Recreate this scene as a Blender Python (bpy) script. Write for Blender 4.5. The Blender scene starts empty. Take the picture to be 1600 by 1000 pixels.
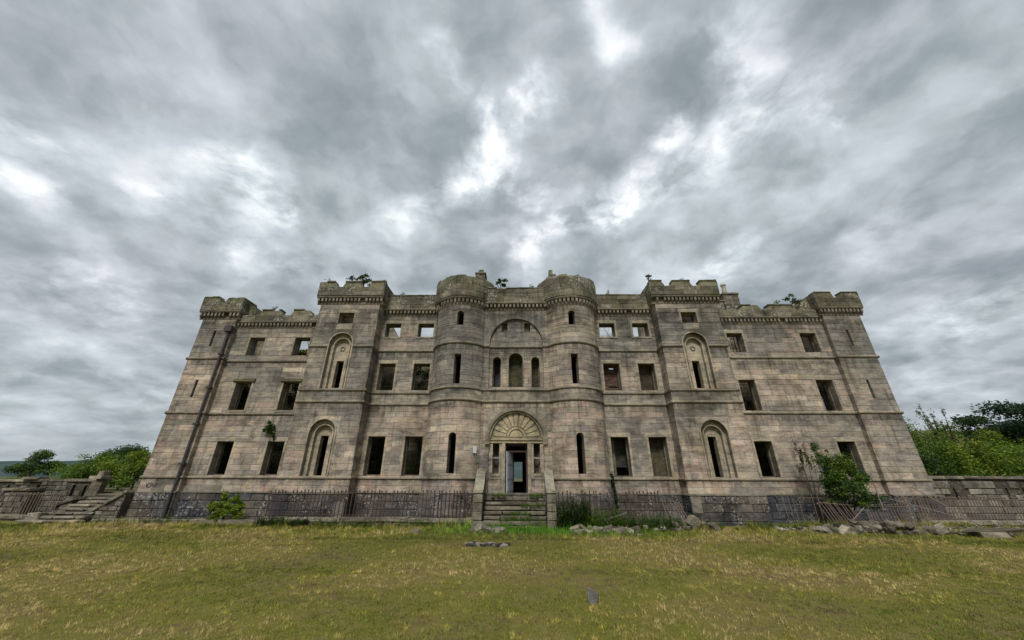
import bpy, bmesh, math, random
import numpy as np
from math import sin, cos, pi, radians, sqrt, atan2
from mathutils import Vector, Matrix, noise
from mathutils.geometry import tessellate_polygon

random.seed(7)
scene = bpy.context.scene
COL = scene.collection

# ------------------------------------------------------------------ camera
EYE = 1.85
cam_data = bpy.data.cameras.new('camera')
cam_data.sensor_width = 36.0
cam_data.lens = 36.0 * 559.72 / 1600.0
cam_data.clip_start = 0.1
cam_data.clip_end = 6000
cam = bpy.data.objects.new('camera', cam_data)
COL.objects.link(cam)
R = Matrix(((0.9998916, 0.00220763, 0.01455746),
            (0.01420391, -0.40505776, -0.91418076 * -1 * -1),
            (0.00387843, 0.91428843, -0.4050452)))
R = (Matrix.Rotation(0.0159227, 3, 'Z') @ Matrix.Rotation(0.41702827, 3, 'X')
     @ Matrix(((1, 0, 0), (0, 0, -1), (0, 1, 0))) @ Matrix.Rotation(0.004242, 3, 'Z'))
cam.matrix_world = Matrix.Translation((0, 0, EYE)) @ R.to_4x4()
scene.camera = cam

# ------------------------------------------------------------------ light and exposure
SUN_EL, SUN_AZ = radians(50), radians(189)      # azimuth from +Y, clockwise seen from above: behind the camera, a little left
SUN_DIR = Vector((sin(SUN_AZ) * cos(SUN_EL), cos(SUN_AZ) * cos(SUN_EL), sin(SUN_EL)))
sun = bpy.data.lights.new('sun', 'SUN')
sun.energy = 1.5
sun.angle = radians(15)
sun.color = (1.0, 0.95, 0.88)
sun_o = bpy.data.objects.new('sun', sun)
sun_o.rotation_euler = (-SUN_DIR).to_track_quat('-Z', 'Y').to_euler()
COL.objects.link(sun_o)

scene.view_settings.view_transform = 'Standard'
scene.view_settings.look = 'None'
scene.view_settings.gamma = 1.0
scene.view_settings.use_curve_mapping = False
scene.view_settings.exposure = 1.12
SKY_GAIN = 0.59

# ------------------------------------------------------------------ node helper
class NT:
    def __init__(s, tree):
        s.t = tree; s.t.nodes.clear()
    def n(s, typ, ins=None, **kw):
        nd = s.t.nodes.new(typ)
        for k, v in kw.items(): setattr(nd, k, v)
        if ins:
            for k, v in ins.items():
                sock = nd.inputs[k]
                if isinstance(v, bpy.types.NodeSocket): s.t.links.new(v, sock)
                else: sock.default_value = v
        return nd
    def math(s, op, a, b=0.0, c=0.0, clamp=False):
        nd = s.n('ShaderNodeMath', {0: a, 1: b, 2: c}, operation=op, use_clamp=clamp)
        return nd.outputs[0]
    def vm(s, op, a, b=(0, 0, 0)):
        return s.n('ShaderNodeVectorMath', {0: a, 1: b}, operation=op)
    def vscale(s, a, k):
        nd = s.n('ShaderNodeVectorMath', {0: a, 'Scale': k}, operation='SCALE'); return nd.outputs[0]
    def noise(s, vec, scale, detail=4, rough=.55, dist=0.0, out=0):
        return s.n('ShaderNodeTexNoise', {'Vector': vec, 'Scale': scale, 'Detail': detail, 'Roughness': rough, 'Distortion': dist}).outputs[out]
    def mix(s, f, a, b, blend='MIX'):
        nd = s.n('ShaderNodeMix', data_type='RGBA', blend_type=blend)
        for i, v in ((0, f), (6, a), (7, b)):
            if isinstance(v, bpy.types.NodeSocket): s.t.links.new(v, nd.inputs[i])
            else: nd.inputs[i].default_value = v if i == 0 or len(v) == 4 else (*v, 1)
        return nd.outputs[2]
    def mr(s, v, a, b, c=0.0, d=1.0, interp='SMOOTHSTEP'):
        return s.n('ShaderNodeMapRange', {'Value': v, 'From Min': a, 'From Max': b, 'To Min': c, 'To Max': d}, interpolation_type=interp).outputs[0]
    def ramp(s, v, stops):
        nd = s.n('ShaderNodeValToRGB', {'Fac': v}); e = nd.color_ramp.elements
        while len(e) < len(stops): e.new(0.5)
        for i, (p, c) in enumerate(stops):
            e[i].position = p; e[i].color = (*c, 1)
        return nd.outputs[0]

# ------------------------------------------------------------------ world: overcast sky with broken bright veins between the clouds
world = bpy.data.worlds.new('World'); scene.world = world; world.use_nodes = True
w = NT(world.node_tree)
tc = w.n('ShaderNodeTexCoord').outputs['Generated']
dirn = w.vm('NORMALIZE', tc).outputs[0]
sep = w.n('ShaderNodeSeparateXYZ', {0: dirn})
dz = w.math('ADD', w.math('MAXIMUM', sep.outputs[2], 0.0), 0.30)
plane = w.n('ShaderNodeCombineXYZ', {0: w.math('DIVIDE', sep.outputs[0], dz), 1: w.math('DIVIDE', sep.outputs[1], dz), 2: 0.0}).outputs[0]
warp = w.noise(plane, 3.2, 5, .6, 0, 1)
warpv = w.vscale(w.vm('SUBTRACT', warp, (.5, .5, .5)).outputs[0], 0.20)
p2 = w.vm('ADD', plane, w.vscale(warpv, 0.7)).outputs[0]
n1 = w.noise(p2, 2.9, 6, .50, .0)
n2 = w.noise(p2, 7.5, 5, .52, .0)
n3 = w.noise(plane, 1.1, 3, .5, .0)
base = w.math('ADD', w.math('ADD', w.math('MULTIPLY', n1, .50), w.math('MULTIPLY', n2, .40)), w.math('MULTIPLY', n3, .22))
# directions (on the unit sky sphere) where the cloud deck is thin and the light comes through
VEINS = [((-.279,.741,.611),(-.169,.692,.702),.030,.55),((-.169,.692,.702),(-.061,.668,.742),.034,.85),((-.061,.668,.742),(-.058,.602,.796),.036,.95),
 ((-.058,.602,.796),(.064,.549,.833),.034,.85),((-.163,.461,.873),(-.129,.534,.836),.022,.5),((-.062,.685,.726),(.055,.737,.674),.020,.7),
 ((.012,.824,.567),(.123,.775,.62),.028,.85),((.123,.775,.62),(.252,.739,.625),.034,.95),((.25,.729,.637),(.373,.659,.653),.034,.8),
 ((.373,.659,.653),(.454,.565,.689),.042,.65),((.454,.565,.689),(.602,.452,.658),.040,.6),((.35,.553,.756),(.349,.609,.712),.024,.8),
 ((.349,.609,.712),(.401,.628,.667),.026,.6),((.411,.431,.803),(.463,.482,.744),.042,.7),((-.587,.548,.596),(-.536,.641,.549),.036,.72),
 ((-.591,.667,.453),(-.517,.732,.443),.026,.6),((-.779,.38,.499),(-.752,.426,.503),.022,.45),((-.808,.413,.42),(-.795,.442,.415),.022,.55),
 ((-.712,.51,.484),(-.638,.585,.501),.024,.45),((.468,.75,.467),(.508,.69,.516),.026,.5),((.425,.648,.632),(.325,.717,.616),.020,.35),
 ((-.788,.532,.31),(-.735,.614,.287),.022,.45),((.763,.592,.26),(.81,.519,.273),.030,.5),((.161,.408,.898),(.209,.46,.863),.026,.5),
 ((.682,.587,.437),(.718,.53,.451),.020,.3)]
wd = w.vm('ADD', dirn, warpv).outputs[0]
tot = None
for a, b, sg, wt in VEINS:
    a = Vector(a); b = Vector(b); ba = b - a
    pa = w.vm('SUBTRACT', wd, tuple(a)).outputs[0]
    t = w.math('MULTIPLY', w.vm('DOT_PRODUCT', pa, tuple(ba)).outputs['Value'], 1.0 / ba.length_squared, clamp=True)
    q = w.n('ShaderNodeVectorMath', {0: tuple(ba), 'Scale': t}, operation='SCALE').outputs[0]
    dd = w.vm('DISTANCE', pa, q).outputs['Value']
    v = w.mr(dd, sg * 2.7, 0.0, 0.0, wt)
    tot = v if tot is None else w.math('MAXIMUM', tot, v)
rag = w.mr(w.noise(p2, 8.0, 6, .58, .0), .38, .60, .10, 1.10, 'LINEAR')
vein = w.math('MULTIPLY', tot, rag)
lum = w.math('ADD', base, w.math('MULTIPLY', vein, .35))
cloud = w.ramp(lum, [(.42, (.212, .242, .268)), (.50, (.278, .308, .336)), (.57, (.37, .40, .43)), (.67, (.51, .545, .59)), (.90, (.96, .965, .97))])
tintn = w.noise(plane, 1.9, 2, .5)
cloud = w.mix(w.mr(tintn, .38, .62), w.mix(1.0, cloud, (.965, 1.005, .99), 'MULTIPLY'), w.mix(1.0, cloud, (1.0, 1.0, 1.005), 'MULTIPLY'))
# near the horizon: duller and flatter
hz = w.mr(sep.outputs[2], 0.0, .16)
cloud = w.mix(hz, w.mix(.55, cloud, (.30, .345, .37)), cloud)
nish = w.n('ShaderNodeTexSky', sky_type='NISHITA', sun_disc=False, sun_elevation=SUN_EL, sun_rotation=SUN_AZ).outputs[0]
skycol = w.mix(.985, nish, w.vscale(cloud, 10.0 * SKY_GAIN))
bg = w.n('ShaderNodeBackground', {'Color': skycol, 'Strength': 0.1})
w.n('ShaderNodeOutputWorld', {'Surface': bg.outputs[0]})
world.cycles.sampling_method = 'MANUAL'; world.cycles.sample_map_resolution = 512

# ------------------------------------------------------------------ materials
def newmat(name):
    m = bpy.data.materials.new(name); m.use_nodes = True
    return m, NT(m.node_tree)
def finish(t, col, rough=.9, bump=None, bdist=.01, spec=.25, bstr=.6, **extra):
    ins = {'Base Color': col, 'Roughness': rough, 'Specular IOR Level': spec}; ins.update(extra)
    b = t.n('ShaderNodeBsdfPrincipled', ins)
    if bump is not None:
        bn = t.n('ShaderNodeBump', {'Height': bump, 'Strength': bstr, 'Distance': bdist})
        t.t.links.new(bn.outputs[0], b.inputs['Normal'])
    t.n('ShaderNodeOutputMaterial', {'Surface': b.outputs[0]})

def stone_mat(name, stain=.5, lichen=.3, algae=.2, coarse=False, dark=(.28, .27, .24), ledges=()):
    m, t = newmat(name)
    pos = t.n('ShaderNodeNewGeometry').outputs['Position']
    col = t.n('ShaderNodeAttribute', attribute_name='tint').outputs['Color']
    # grain and bedding inside each stone
    bed = t.noise(t.vm('MULTIPLY', pos, (1.5, 1.5, 4.2)).outputs[0], 1.9, 5, .62, .5)
    col = t.mix(1.0, col, t.ramp(bed, [(.30, (.70, .70, .71)), (.50, (1.0, 1.0, 1.0)), (.70, (1.22, 1.19, 1.13))]), 'MULTIPLY')
    bed2 = t.noise(t.vm('MULTIPLY', pos, (.75, .75, 1.7)).outputs[0], 1.25, 6, .66, .6)
    col = t.mix(1.0, col, t.ramp(bed2, [(.34, (.52, .53, .54)), (.47, (.90, .90, .89)), (.55, (1.04, 1.03, 1.0)), (.68, (1.34, 1.27, 1.16))]), 'MULTIPLY')
    g2 = t.noise(pos, 22.0, 4, .7)
    col = t.mix(1.0, col, t.ramp(g2, [(.3, (.72, .72, .72)), (.55, (1.04, 1.04, 1.04)), (.75, (1.2, 1.2, 1.2))]), 'MULTIPLY')
    # broad weathering patches
    big = t.noise(t.vm('MULTIPLY', pos, (.8, .8, .55)).outputs[0], .9, 6, .62, .7)
    f = t.math('MULTIPLY', t.mr(big, .46, .68), stain)
    col = t.mix(f, col, t.mix(1.0, col, tuple(d * 1.9 for d in dark), 'MULTIPLY'))
    # runs of grime down the wall
    run = t.noise(t.vm('MULTIPLY', pos, (3.2, 3.2, .32)).outputs[0], 1.6, 5, .6, .25)
    f = t.math('MULTIPLY', t.mr(run, .52, .72), stain * 1.05)
    col = t.mix(f, col, t.mix(1.0, col, (.46, .47, .46), 'MULTIPLY'))
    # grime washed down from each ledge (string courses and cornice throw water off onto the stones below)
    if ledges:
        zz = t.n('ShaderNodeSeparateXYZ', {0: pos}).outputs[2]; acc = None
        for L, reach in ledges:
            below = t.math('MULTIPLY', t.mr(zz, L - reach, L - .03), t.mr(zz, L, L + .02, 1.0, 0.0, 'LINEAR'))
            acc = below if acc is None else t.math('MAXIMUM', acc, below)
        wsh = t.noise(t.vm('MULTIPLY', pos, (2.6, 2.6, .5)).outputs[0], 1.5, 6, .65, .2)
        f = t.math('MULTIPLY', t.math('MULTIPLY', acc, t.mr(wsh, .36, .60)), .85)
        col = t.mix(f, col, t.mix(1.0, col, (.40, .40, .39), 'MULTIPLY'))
    # algae
    al = t.noise(pos, 1.7, 5, .65, .4)
    col = t.mix(t.math('MULTIPLY', t.mr(al, .5, .7), algae), col, (.095, .105, .045))
    # lichen spots, pale
    ln = t.noise(pos, 11.0, 5, .75)
    lb = t.noise(pos, 1.1, 3, .6)
    f = t.math('MULTIPLY', t.math('MULTIPLY', t.mr(ln, .50, .66), t.mr(lb, .46, .62)), lichen)
    col = t.mix(f, col, (.46, .45, .40))
    h = t.math('ADD', t.math('MULTIPLY', bed, .6), t.math('MULTIPLY', t.noise(pos, 14 if not coarse else 7, 6, .68), .8))
    finish(t, col, .93, h, .02 if not coarse else .05, .15, .75)
    return m
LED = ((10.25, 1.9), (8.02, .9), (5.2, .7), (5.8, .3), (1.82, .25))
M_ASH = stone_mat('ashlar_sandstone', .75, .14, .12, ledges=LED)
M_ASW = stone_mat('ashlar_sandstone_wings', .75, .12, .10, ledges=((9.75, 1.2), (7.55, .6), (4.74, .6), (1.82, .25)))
M_PAR = stone_mat('parapet_sandstone', .85, .9, .40, True)
M_BAS = stone_mat('basement_stone', .75, .95, .12, True, (.22, .22, .25))
M_RUB = stone_mat('rubble_stone', .8, .45, .30, True)
M_INN = stone_mat('inner_masonry', .7, .10, .55, True)
M_TRIM = stone_mat('dressed_stone_trim', .62, .12, .16)
def simple(name, col, rough=.7, nscale=8, amt=.35, metal=0.0, spec=.3, bump=True):
    m, t = newmat(name)
    pos = t.n('ShaderNodeNewGeometry').outputs['Position']
    n = t.noise(pos, nscale, 5, .65)
    c = t.mix(1.0, (*col, 1), t.ramp(n, [(.3, (1 - amt,) * 3), (.7, (1 + amt,) * 3)]), 'MULTIPLY')
    finish(t, c, rough, n if bump else None, .01, spec, .5, Metallic=metal)
    return m
def rust_mat(nm, ca, cb):
    m, t = newmat(nm)
    pos = t.n('ShaderNodeNewGeometry').outputs['Position']
    n = t.noise(pos, 1.3, 5, .6); n2 = t.noise(pos, 25, 4, .6)
    c = t.mix(t.mr(n, .4, .62), ca, cb)
    c = t.mix(t.mr(n2, .5, .65, 0, .6), c, (.22, .085, .05, 1))
    finish(t, c, .75, n2, .003, .3, .5)
    return m
M_IRON = rust_mat('rusty_iron', (.165, .125, .10, 1), (.12, .11, .10, 1))
M_IRON2 = rust_mat('dark_iron', (.055, .04, .035, 1), (.04, .036, .036, 1))
M_PIPE = simple('cast_iron_pipe', (.045, .04, .045), .55, 6, .4)
M_DOOR = simple('grey_painted_door', (.33, .34, .37), .6, 5, .25)
M_WOODD = simple('dark_timber', (.045, .03, .025), .8, 9, .5)
M_WOOD = simple('weathered_timber', (.20, .175, .15), .85, 12, .35)
M_SIGN = simple('white_notice', (.62, .64, .66), .5, 12, .12)
M_BRICK = stone_mat('red_brick', .35, .05, .05)
M_GRAF = simple('black_spray_paint', (.03, .03, .035), .6, 9, .2)
M_BARK = simple('bark', (.075, .06, .045), .9, 7, .45)
M_CLAY = simple('clay_chimney_pot', (.33, .29, .22), .8, 7, .3)

def leaf_mat(name):
    m, t = newmat(name)
    col = t.n('ShaderNodeAttribute', attribute_name='tint').outputs['Color']
    b = t.n('ShaderNodeBsdfPrincipled', {'Base Color': col, 'Roughness': .6, 'Specular IOR Level': .25})
    tr = t.n('ShaderNodeBsdfTranslucent', {'Color': t.mix(1.0, col, (1.1, 1.25, .6), 'MULTIPLY')})
    mx = t.n('ShaderNodeMixShader', {0: .28, 1: b.outputs[0], 2: tr.outputs[0]})
    t.n('ShaderNodeOutputMaterial', {'Surface': mx.outputs[0]})
    return m
M_LEAF = leaf_mat('leaves')
M_GRASS = leaf_mat('grass_blades')

def ground_mat():
    m, t = newmat('lawn_turf')
    pos = t.n('ShaderNodeNewGeometry').outputs['Position']
    a = t.noise(pos, .33, 5, .6, .4); b = t.noise(t.vm('MULTIPLY', pos, (1, 1.6, 1)).outputs[0], 1.5, 5, .65, .3); c = t.noise(pos, 16, 5, .7); d = t.noise(pos, 70, 3, .7)
    green = (.105, .125, .020, 1); straw = (.20, .16, .070, 1); brown = (.125, .085, .050, 1); olive = (.15, .145, .030, 1)
    f = t.math('ADD', t.math('MULTIPLY', a, .55), t.math('MULTIPLY', b, .45))
    col = t.ramp(f, [(.36, green[:3]), (.46, olive[:3]), (.54, (.17, .148, .050)), (.64, brown[:3])])
    col = t.mix(t.mr(c, .52, .68, 0, .7), col, straw)
    col = t.mix(1.0, col, t.ramp(d, [(.3, (.40, .40, .40)), (.7, (1.7, 1.7, 1.6))]), 'MULTIPLY')
    finish(t, col, .95, t.math('ADD', c, d), .03, .1, .8)
    return m
M_TURF = ground_mat()
def hill_mat(name, c1, c2, sc):
    m, t = newmat(name)
    pos = t.n('ShaderNodeNewGeometry').outputs['Position']
    n = t.noise(pos, sc, 6, .65)
    finish(t, t.ramp(n, [(.38, c1), (.62, c2)]), .95, n, 1.0, .05, .3)
    return m
M_HILL = hill_mat('distant_hill', (.030, .052, .060), (.055, .080, .078), .012)  # bluish colour stands in for the haze of distance
M_BANK = hill_mat('bank_heath', (.055, .075, .025), (.14, .12, .075), .12)

def shade(c, k): return (c[0] * k, c[1] * k, c[2] * k)
# ------------------------------------------------------------------ mesh builder
class MB:
    def __init__(s): s.v = []; s.f = []; s.c = []
    def add(s, verts, faces, col=(.3, .27, .22)):
        b = len(s.v); s.v.extend(verts)
        for f in faces: s.f.append(tuple(b + i for i in f)); s.c.append(col)
    def box(s, x0, x1, y0, y1, z0, z1, col=(.3, .27, .22)):
        s.add([(x0, y0, z0), (x1, y0, z0), (x1, y1, z0), (x0, y1, z0), (x0, y0, z1), (x1, y0, z1), (x1, y1, z1), (x0, y1, z1)],
              [(0, 3, 2, 1), (4, 5, 6, 7), (0, 1, 5, 4), (1, 2, 6, 5), (2, 3, 7, 6), (3, 0, 4, 7)], col)
    def tube(s, pts, rad, n=6, col=(.1, .1, .1), cap=True):
        rings = []
        pts = [Vector(p) for p in pts]
        b = len(s.v)
        for i, p in enumerate(pts):
            d = (pts[min(i + 1, len(pts) - 1)] - pts[max(i - 1, 0)]).normalized()
            a = d.cross(Vector((0, 0, 1)) if abs(d.z) < .9 else Vector((1, 0, 0))).normalized(); c = d.cross(a)
            r = rad[i] if isinstance(rad, (list, tuple)) else rad
            for k in range(n):
                q = p + (a * cos(2 * pi * k / n) + c * sin(2 * pi * k / n)) * r
                s.v.append(tuple(q))
        for i in range(len(pts) - 1):
            for k in range(n):
                k2 = (k + 1) % n
                s.f.append((b + i * n + k, b + i * n + k2, b + (i + 1) * n + k2, b + (i + 1) * n + k)); s.c.append(col)
        if cap:
            s.f.append(tuple(b + k for k in range(n))[::-1]); s.c.append(col)
            s.f.append(tuple(b + (len(pts) - 1) * n + k for k in range(n))); s.c.append(col)
    def mesh(s, name, mat, smooth=False, recalc=True):
        me = bpy.data.meshes.new(name)
        me.from_pydata(s.v, [], s.f)
        me.materials.append(mat)
        at = me.attributes.new('tint', 'FLOAT_COLOR', 'CORNER')
        arr = np.ones((len(me.loops), 4), np.float32)
        lt = np.array([len(f) for f in s.f])
        arr[:, :3] = np.repeat(np.array(s.c, np.float32), lt, axis=0)
        at.data.foreach_set('color', arr.ravel())
        if recalc and len(s.f) < 60000:
            bm = bmesh.new(); bm.from_mesh(me); bmesh.ops.recalc_face_normals(bm, faces=bm.faces); bm.to_mesh(me); bm.free()
        if smooth: me.polygons.foreach_set('use_smooth', [True] * len(me.polygons))
        return me
    def build(s, name, mat, parent=None, smooth=False, label=None, kind=None, recalc=True):
        o = bpy.data.objects.new(name, s.mesh(name, mat, smooth, recalc)); COL.objects.link(o)
        if parent: o.parent = parent
        if label: o['label'] = label
        if kind: o['kind'] = kind
        return o
def tag(o, label, cat, group=None):
    o['label'] = label; o['category'] = cat
    if group: o['group'] = group
    return o
def empty(name, loc=(0, 0, 0)):
    o = bpy.data.objects.new(name, None); o.location = loc; o.empty_display_size = .3; COL.objects.link(o)
    return o
def reparent(o, p):       # keep world place
    o.parent = p
    o.location = o.location - p.location

# surface maps: (s, z, d) -> world; d is how far a point stands out of the wall face
def front(Y): return lambda s, z, d: (s, Y - d, z)
def side_r(X): return lambda s, z, d: (X + d, s, z)     # faces +X, s runs along Y
def side_l(X): return lambda s, z, d: (X - d, s, z)
def round_map(xc, yc, r): return lambda s, z, d: (xc + (r + d) * sin(s / r), yc - (r + d) * cos(s / r), z)

def poly_extrude(mb, mp, outer, holes, d0, d1, col):
    loops = [outer] + holes
    polys = [[Vector((x, z, 0)) for x, z in l] for l in loops]
    tris = tessellate_polygon(polys)
    flat = [p for l in loops for p in l]; n = len(flat)
    vs = [mp(x, z, d1) for x, z in flat] + [mp(x, z, d0) for x, z in flat]
    fs = [tuple(t) for t in tris] + [tuple(n + i for i in reversed(t)) for t in tris]
    b = 0
    for l in loops:
        k = len(l)
        for i in range(k):
            j = (i + 1) % k; fs.append((b + i, b + j, n + b + j, n + b + i))
        b += k
    mb.add(vs, fs, col)

def block(mp, s0, s1, z0, z1, d0, d1, n=1, c=.012, col=(.3, .27, .22), jit=0.004):
    vs = []; fs = []
    j = random.uniform(-jit, jit); d1 = d1 + j; dm = d1 - c
    cols = [(s0, [(z0, d0), (z0, dm), (z1, dm), (z1, d0)])]
    for i in range(n + 1):
        s = s0 + c + (s1 - s0 - 2 * c) * i / n
        cols.append((s, None))
    cols.append((s1, 1))
    vs += [mp(s0, z, d) for z, d in ((z0, d0), (z0, dm), (z1, dm), (z1, d0))]
    for i in range(n + 1):
        s = cols[i + 1][0]
        vs += [mp(s, z, d) for z, d in ((z0, d0), (z0, dm), (z0 + c, d1), (z1 - c, d1), (z1, dm), (z1, d0))]
    e = len(vs)
    vs += [mp(s1, z, d) for z, d in ((z0, d0), (z0, dm), (z1, dm), (z1, d0))]
    fs.append((0, 1, 2, 3)); a = 4
    fs += [(0, a, a + 1, 1), (1, a + 1, a + 2), (1, a + 2, a + 3, 2), (2, a + 3, a + 4), (2, a + 4, a + 5, 3)]
    for i in range(n):
        p = 4 + 6 * i; q = p + 6
        for k in range(5): fs.append((p + k, q + k, q + k + 1, p + k + 1))
    p = 4 + 6 * n
    fs += [(p, e, e + 1, p + 1), (p + 1, e + 1, p + 2), (p + 2, e + 1, e + 2, p + 3), (p + 3, e + 2, p + 4), (p + 4, e + 2, e + 3, p + 5), (e, e + 3, e + 2, e + 1)]
    return vs, fs, col

# ------------------------------------------------------------------ stone colours
def tint_wall(x, y, z):
    base = [(.40, .335, .255), (.375, .320, .250), (.41, .335, .260), (.35, .305, .245), (.39, .34, .255), (.43, .375, .285), (.32, .285, .235)]
    c = Vector(random.choice(base))
    if z < 5.3:
        if random.random() < .09: c = Vector((.40, .31, .245))      # pinkish blocks low down
    elif random.random() < .05: c = Vector((.38, .31, .24))
    g = noise.noise(Vector((x * .30 + 5, y * .33, z * .38 + 2))) + .45 * noise.noise(Vector((x * 1.1 + 5, y, z * 1.1 + 2)))
    up = min(max((z - 4.0) / 5.2, 0), 1)
    grey = Vector((.195, .188, .160))
    k = min(max(.08 + .66 * up + 1.2 * g, 0), 1)
    c = c.lerp(grey, k)
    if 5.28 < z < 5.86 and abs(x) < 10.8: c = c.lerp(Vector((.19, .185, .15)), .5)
    c = Vector((c.x * .99, c.y * .975, c.z * 1.05)) * random.uniform(.84, 1.14)
    if random.random() < .07: c *= 1.2
    return tuple(c)
def tint_par(x, y, z):
    c = Vector((.135, .130, .092)).lerp(Vector((.225, .205, .165)), random.random())
    return tuple(c * random.uniform(.55, 1.1))
def tint_bas(x, y, z):
    k = min(max(.45 + noise.noise(Vector((x * .5, y, z * 1.2 + 9))) * 1.5, 0), 1)
    if -10.8 < x < 10.7: k = k * .5 + .5
    c = Vector((.062, .065, .080)).lerp(Vector((.115, .102, .088)), k)
    return tuple(c * random.uniform(.65, 1.3))
def tint_trim(z=3): 
    c = Vector((.36, .315, .245)).lerp(Vector((.26, .24, .195)), min(max((z - 3) / 7, 0), 1)); return tuple(c * random.uniform(.9, 1.08))

CORE = (.235, .21, .17)
BLOCKS = []          # candidate stones: (size seen from the lawn, wall index, geometry)
WALLS = []

def add_courses(wi, mp, s0, s1, z0, z1, holes, tint, h=.265, lmin=.45, lmax=1.15, seg=None, thick=.035, gap=.007, rngseed=None):
    nrow = max(1, round((z1 - z0) / h)); hh = (z1 - z0) / nrow
    for r in range(nrow):
        a, b = z0 + r * hh, z0 + (r + 1) * hh
        # cut this course where an opening starts or ends inside it
        cuts = sorted({a, b, *[z for hl in holes for z in (hl[2], hl[3]) if a + .02 < z < b - .02]})
        joints = [s0]
        x = s0 + random.uniform(.2, lmax)
        while x < s1 - .22:
            joints.append(x); x += random.uniform(lmin, lmax)
        joints.append(s1)
        for zi in range(len(cuts) - 1):
            za, zb = cuts[zi], cuts[zi + 1]; zm = (za + zb) / 2
            act = [(hl[0], hl[1]) for hl in holes if hl[2] < zm < hl[3]]
            for k in range(len(joints) - 1):
                parts = [(joints[k], joints[k + 1])]
                for ha, hb in act:
                    np_ = []
                    for pa, pb in parts:
                        if hb <= pa or ha >= pb: np_.append((pa, pb)); continue
                        if ha - pa > .03: np_.append((pa, ha))
                        if pb - hb > .03: np_.append((hb, pb))
                    parts = np_
                for pa, pb in parts:
                    if pb - pa < .03: continue
                    n = 1 if seg is None else max(1, int((pb - pa) / seg + .99))
                    P = mp((pa + pb) / 2, zm, 0); 
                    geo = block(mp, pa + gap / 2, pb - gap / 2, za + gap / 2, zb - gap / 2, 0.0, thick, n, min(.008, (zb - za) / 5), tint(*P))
                    N = Vector(mp((pa + pb) / 2, zm, 1)) - Vector(P); V = Vector((0, 0, EYE)) - Vector(P)
                    seen = (pb - pa) * (zb - za) * max(N.dot(V.normalized()), 0) / V.length_squared
                    BLOCKS.append((seen, wi, geo))

def arch_pts(cx, r, zs, zb, n=10, ratio=1.0):
    """outline of an opening: flat sill at zb, springing at zs, semicircle of radius r"""
    pts = [(cx - r, zb), (cx - r, zs)]
    for i in range(1, n): 
        a = pi - pi * i / n; pts.append((cx + r * cos(a), zs + r * ratio * sin(a)))
    return pts + [(cx + r, zs), (cx + r, zb)]

# ------------------------------------------------------------------ the castle
castle = empty('ruined_castle', (0, 18.25, 0))
tag(castle, 'roofless grey-brown sandstone castle with two round towers, four square towers and empty windows', 'castle')
def part(mb, name, mat, parent=None, **kw):
    p = parent or castle
    o = mb.build(name, mat, None, **kw)
    o.parent = p
    if p is castle: o.location = -castle.location
    return o

CX = -.06
P0, P1 = 18.25, 17.50
TH = .55

def window_at(wall_obj, mp, x0, x1, z0, z1, arched=False, hood=False, col=None, sill=True, d=.035, margin=.11):
    """the dressed stones round one opening: jambs, lintel and sill as stones of their own"""
    c = tint_trim(z0)
    wm = MB()
    # the glazing groove frame deep in the reveal: the window part itself
    e = .05; dd = -.30
    for (a, b, g, h_) in ((x0, x0 + e, z0, z1), (x1 - e, x1, z0, z1), (x0 + e, x1 - e, z0, z0 + e)):
        vs = [mp(a, g, dd), mp(b, g, dd), mp(b, h_, dd), mp(a, h_, dd), mp(a, g, dd - .12), mp(b, g, dd - .12), mp(b, h_, dd - .12), mp(a, h_, dd - .12)]
        wm.add(vs, [(0, 1, 2, 3), (7, 6, 5, 4), (0, 4, 5, 1), (1, 5, 6, 2), (2, 6, 7, 3), (3, 7, 4, 0)], tuple(k * .45 for k in c))  # shade painted in: tint lowered to darken the reveal
    wo = wm.build('window', M_TRIM); wo.parent = castle; wo.location = -castle.location
    dp = d + .012
    def piece(name, a, b, g, h_, dpp, cc):
        m = MB(); m.add(*block(mp, a, b, g, h_, -.02, dpp, max(1, int((b - a) / .3)), .012, cc)); 
        o = m.build(name, M_TRIM); o.parent = wo; return o
    if not arched:
        if hood:
            piece('lintel', x0 - .16, x1 + .16, z1 + .003, z1 + .17, d + .085, (.135, .125, .08))
        else:
            piece('lintel', x0 - margin, x1 + margin, z1 + .003, z1 + .20, dp, tuple(k * 1.05 for k in c))
    jt = z1 
    piece('jamb', x0 - margin, x0 - .002, z0, jt, dp, tint_trim(z0)); piece('jamb', x1 + .002, x1 + margin, z0, jt, dp, tint_trim(z0))
    if sill: piece('sill', x0 - margin, x1 + margin, z0 - .11, z0 - .003, d + .03, tuple(k * .95 for k in tint_trim(z0)))
    return wo

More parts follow.
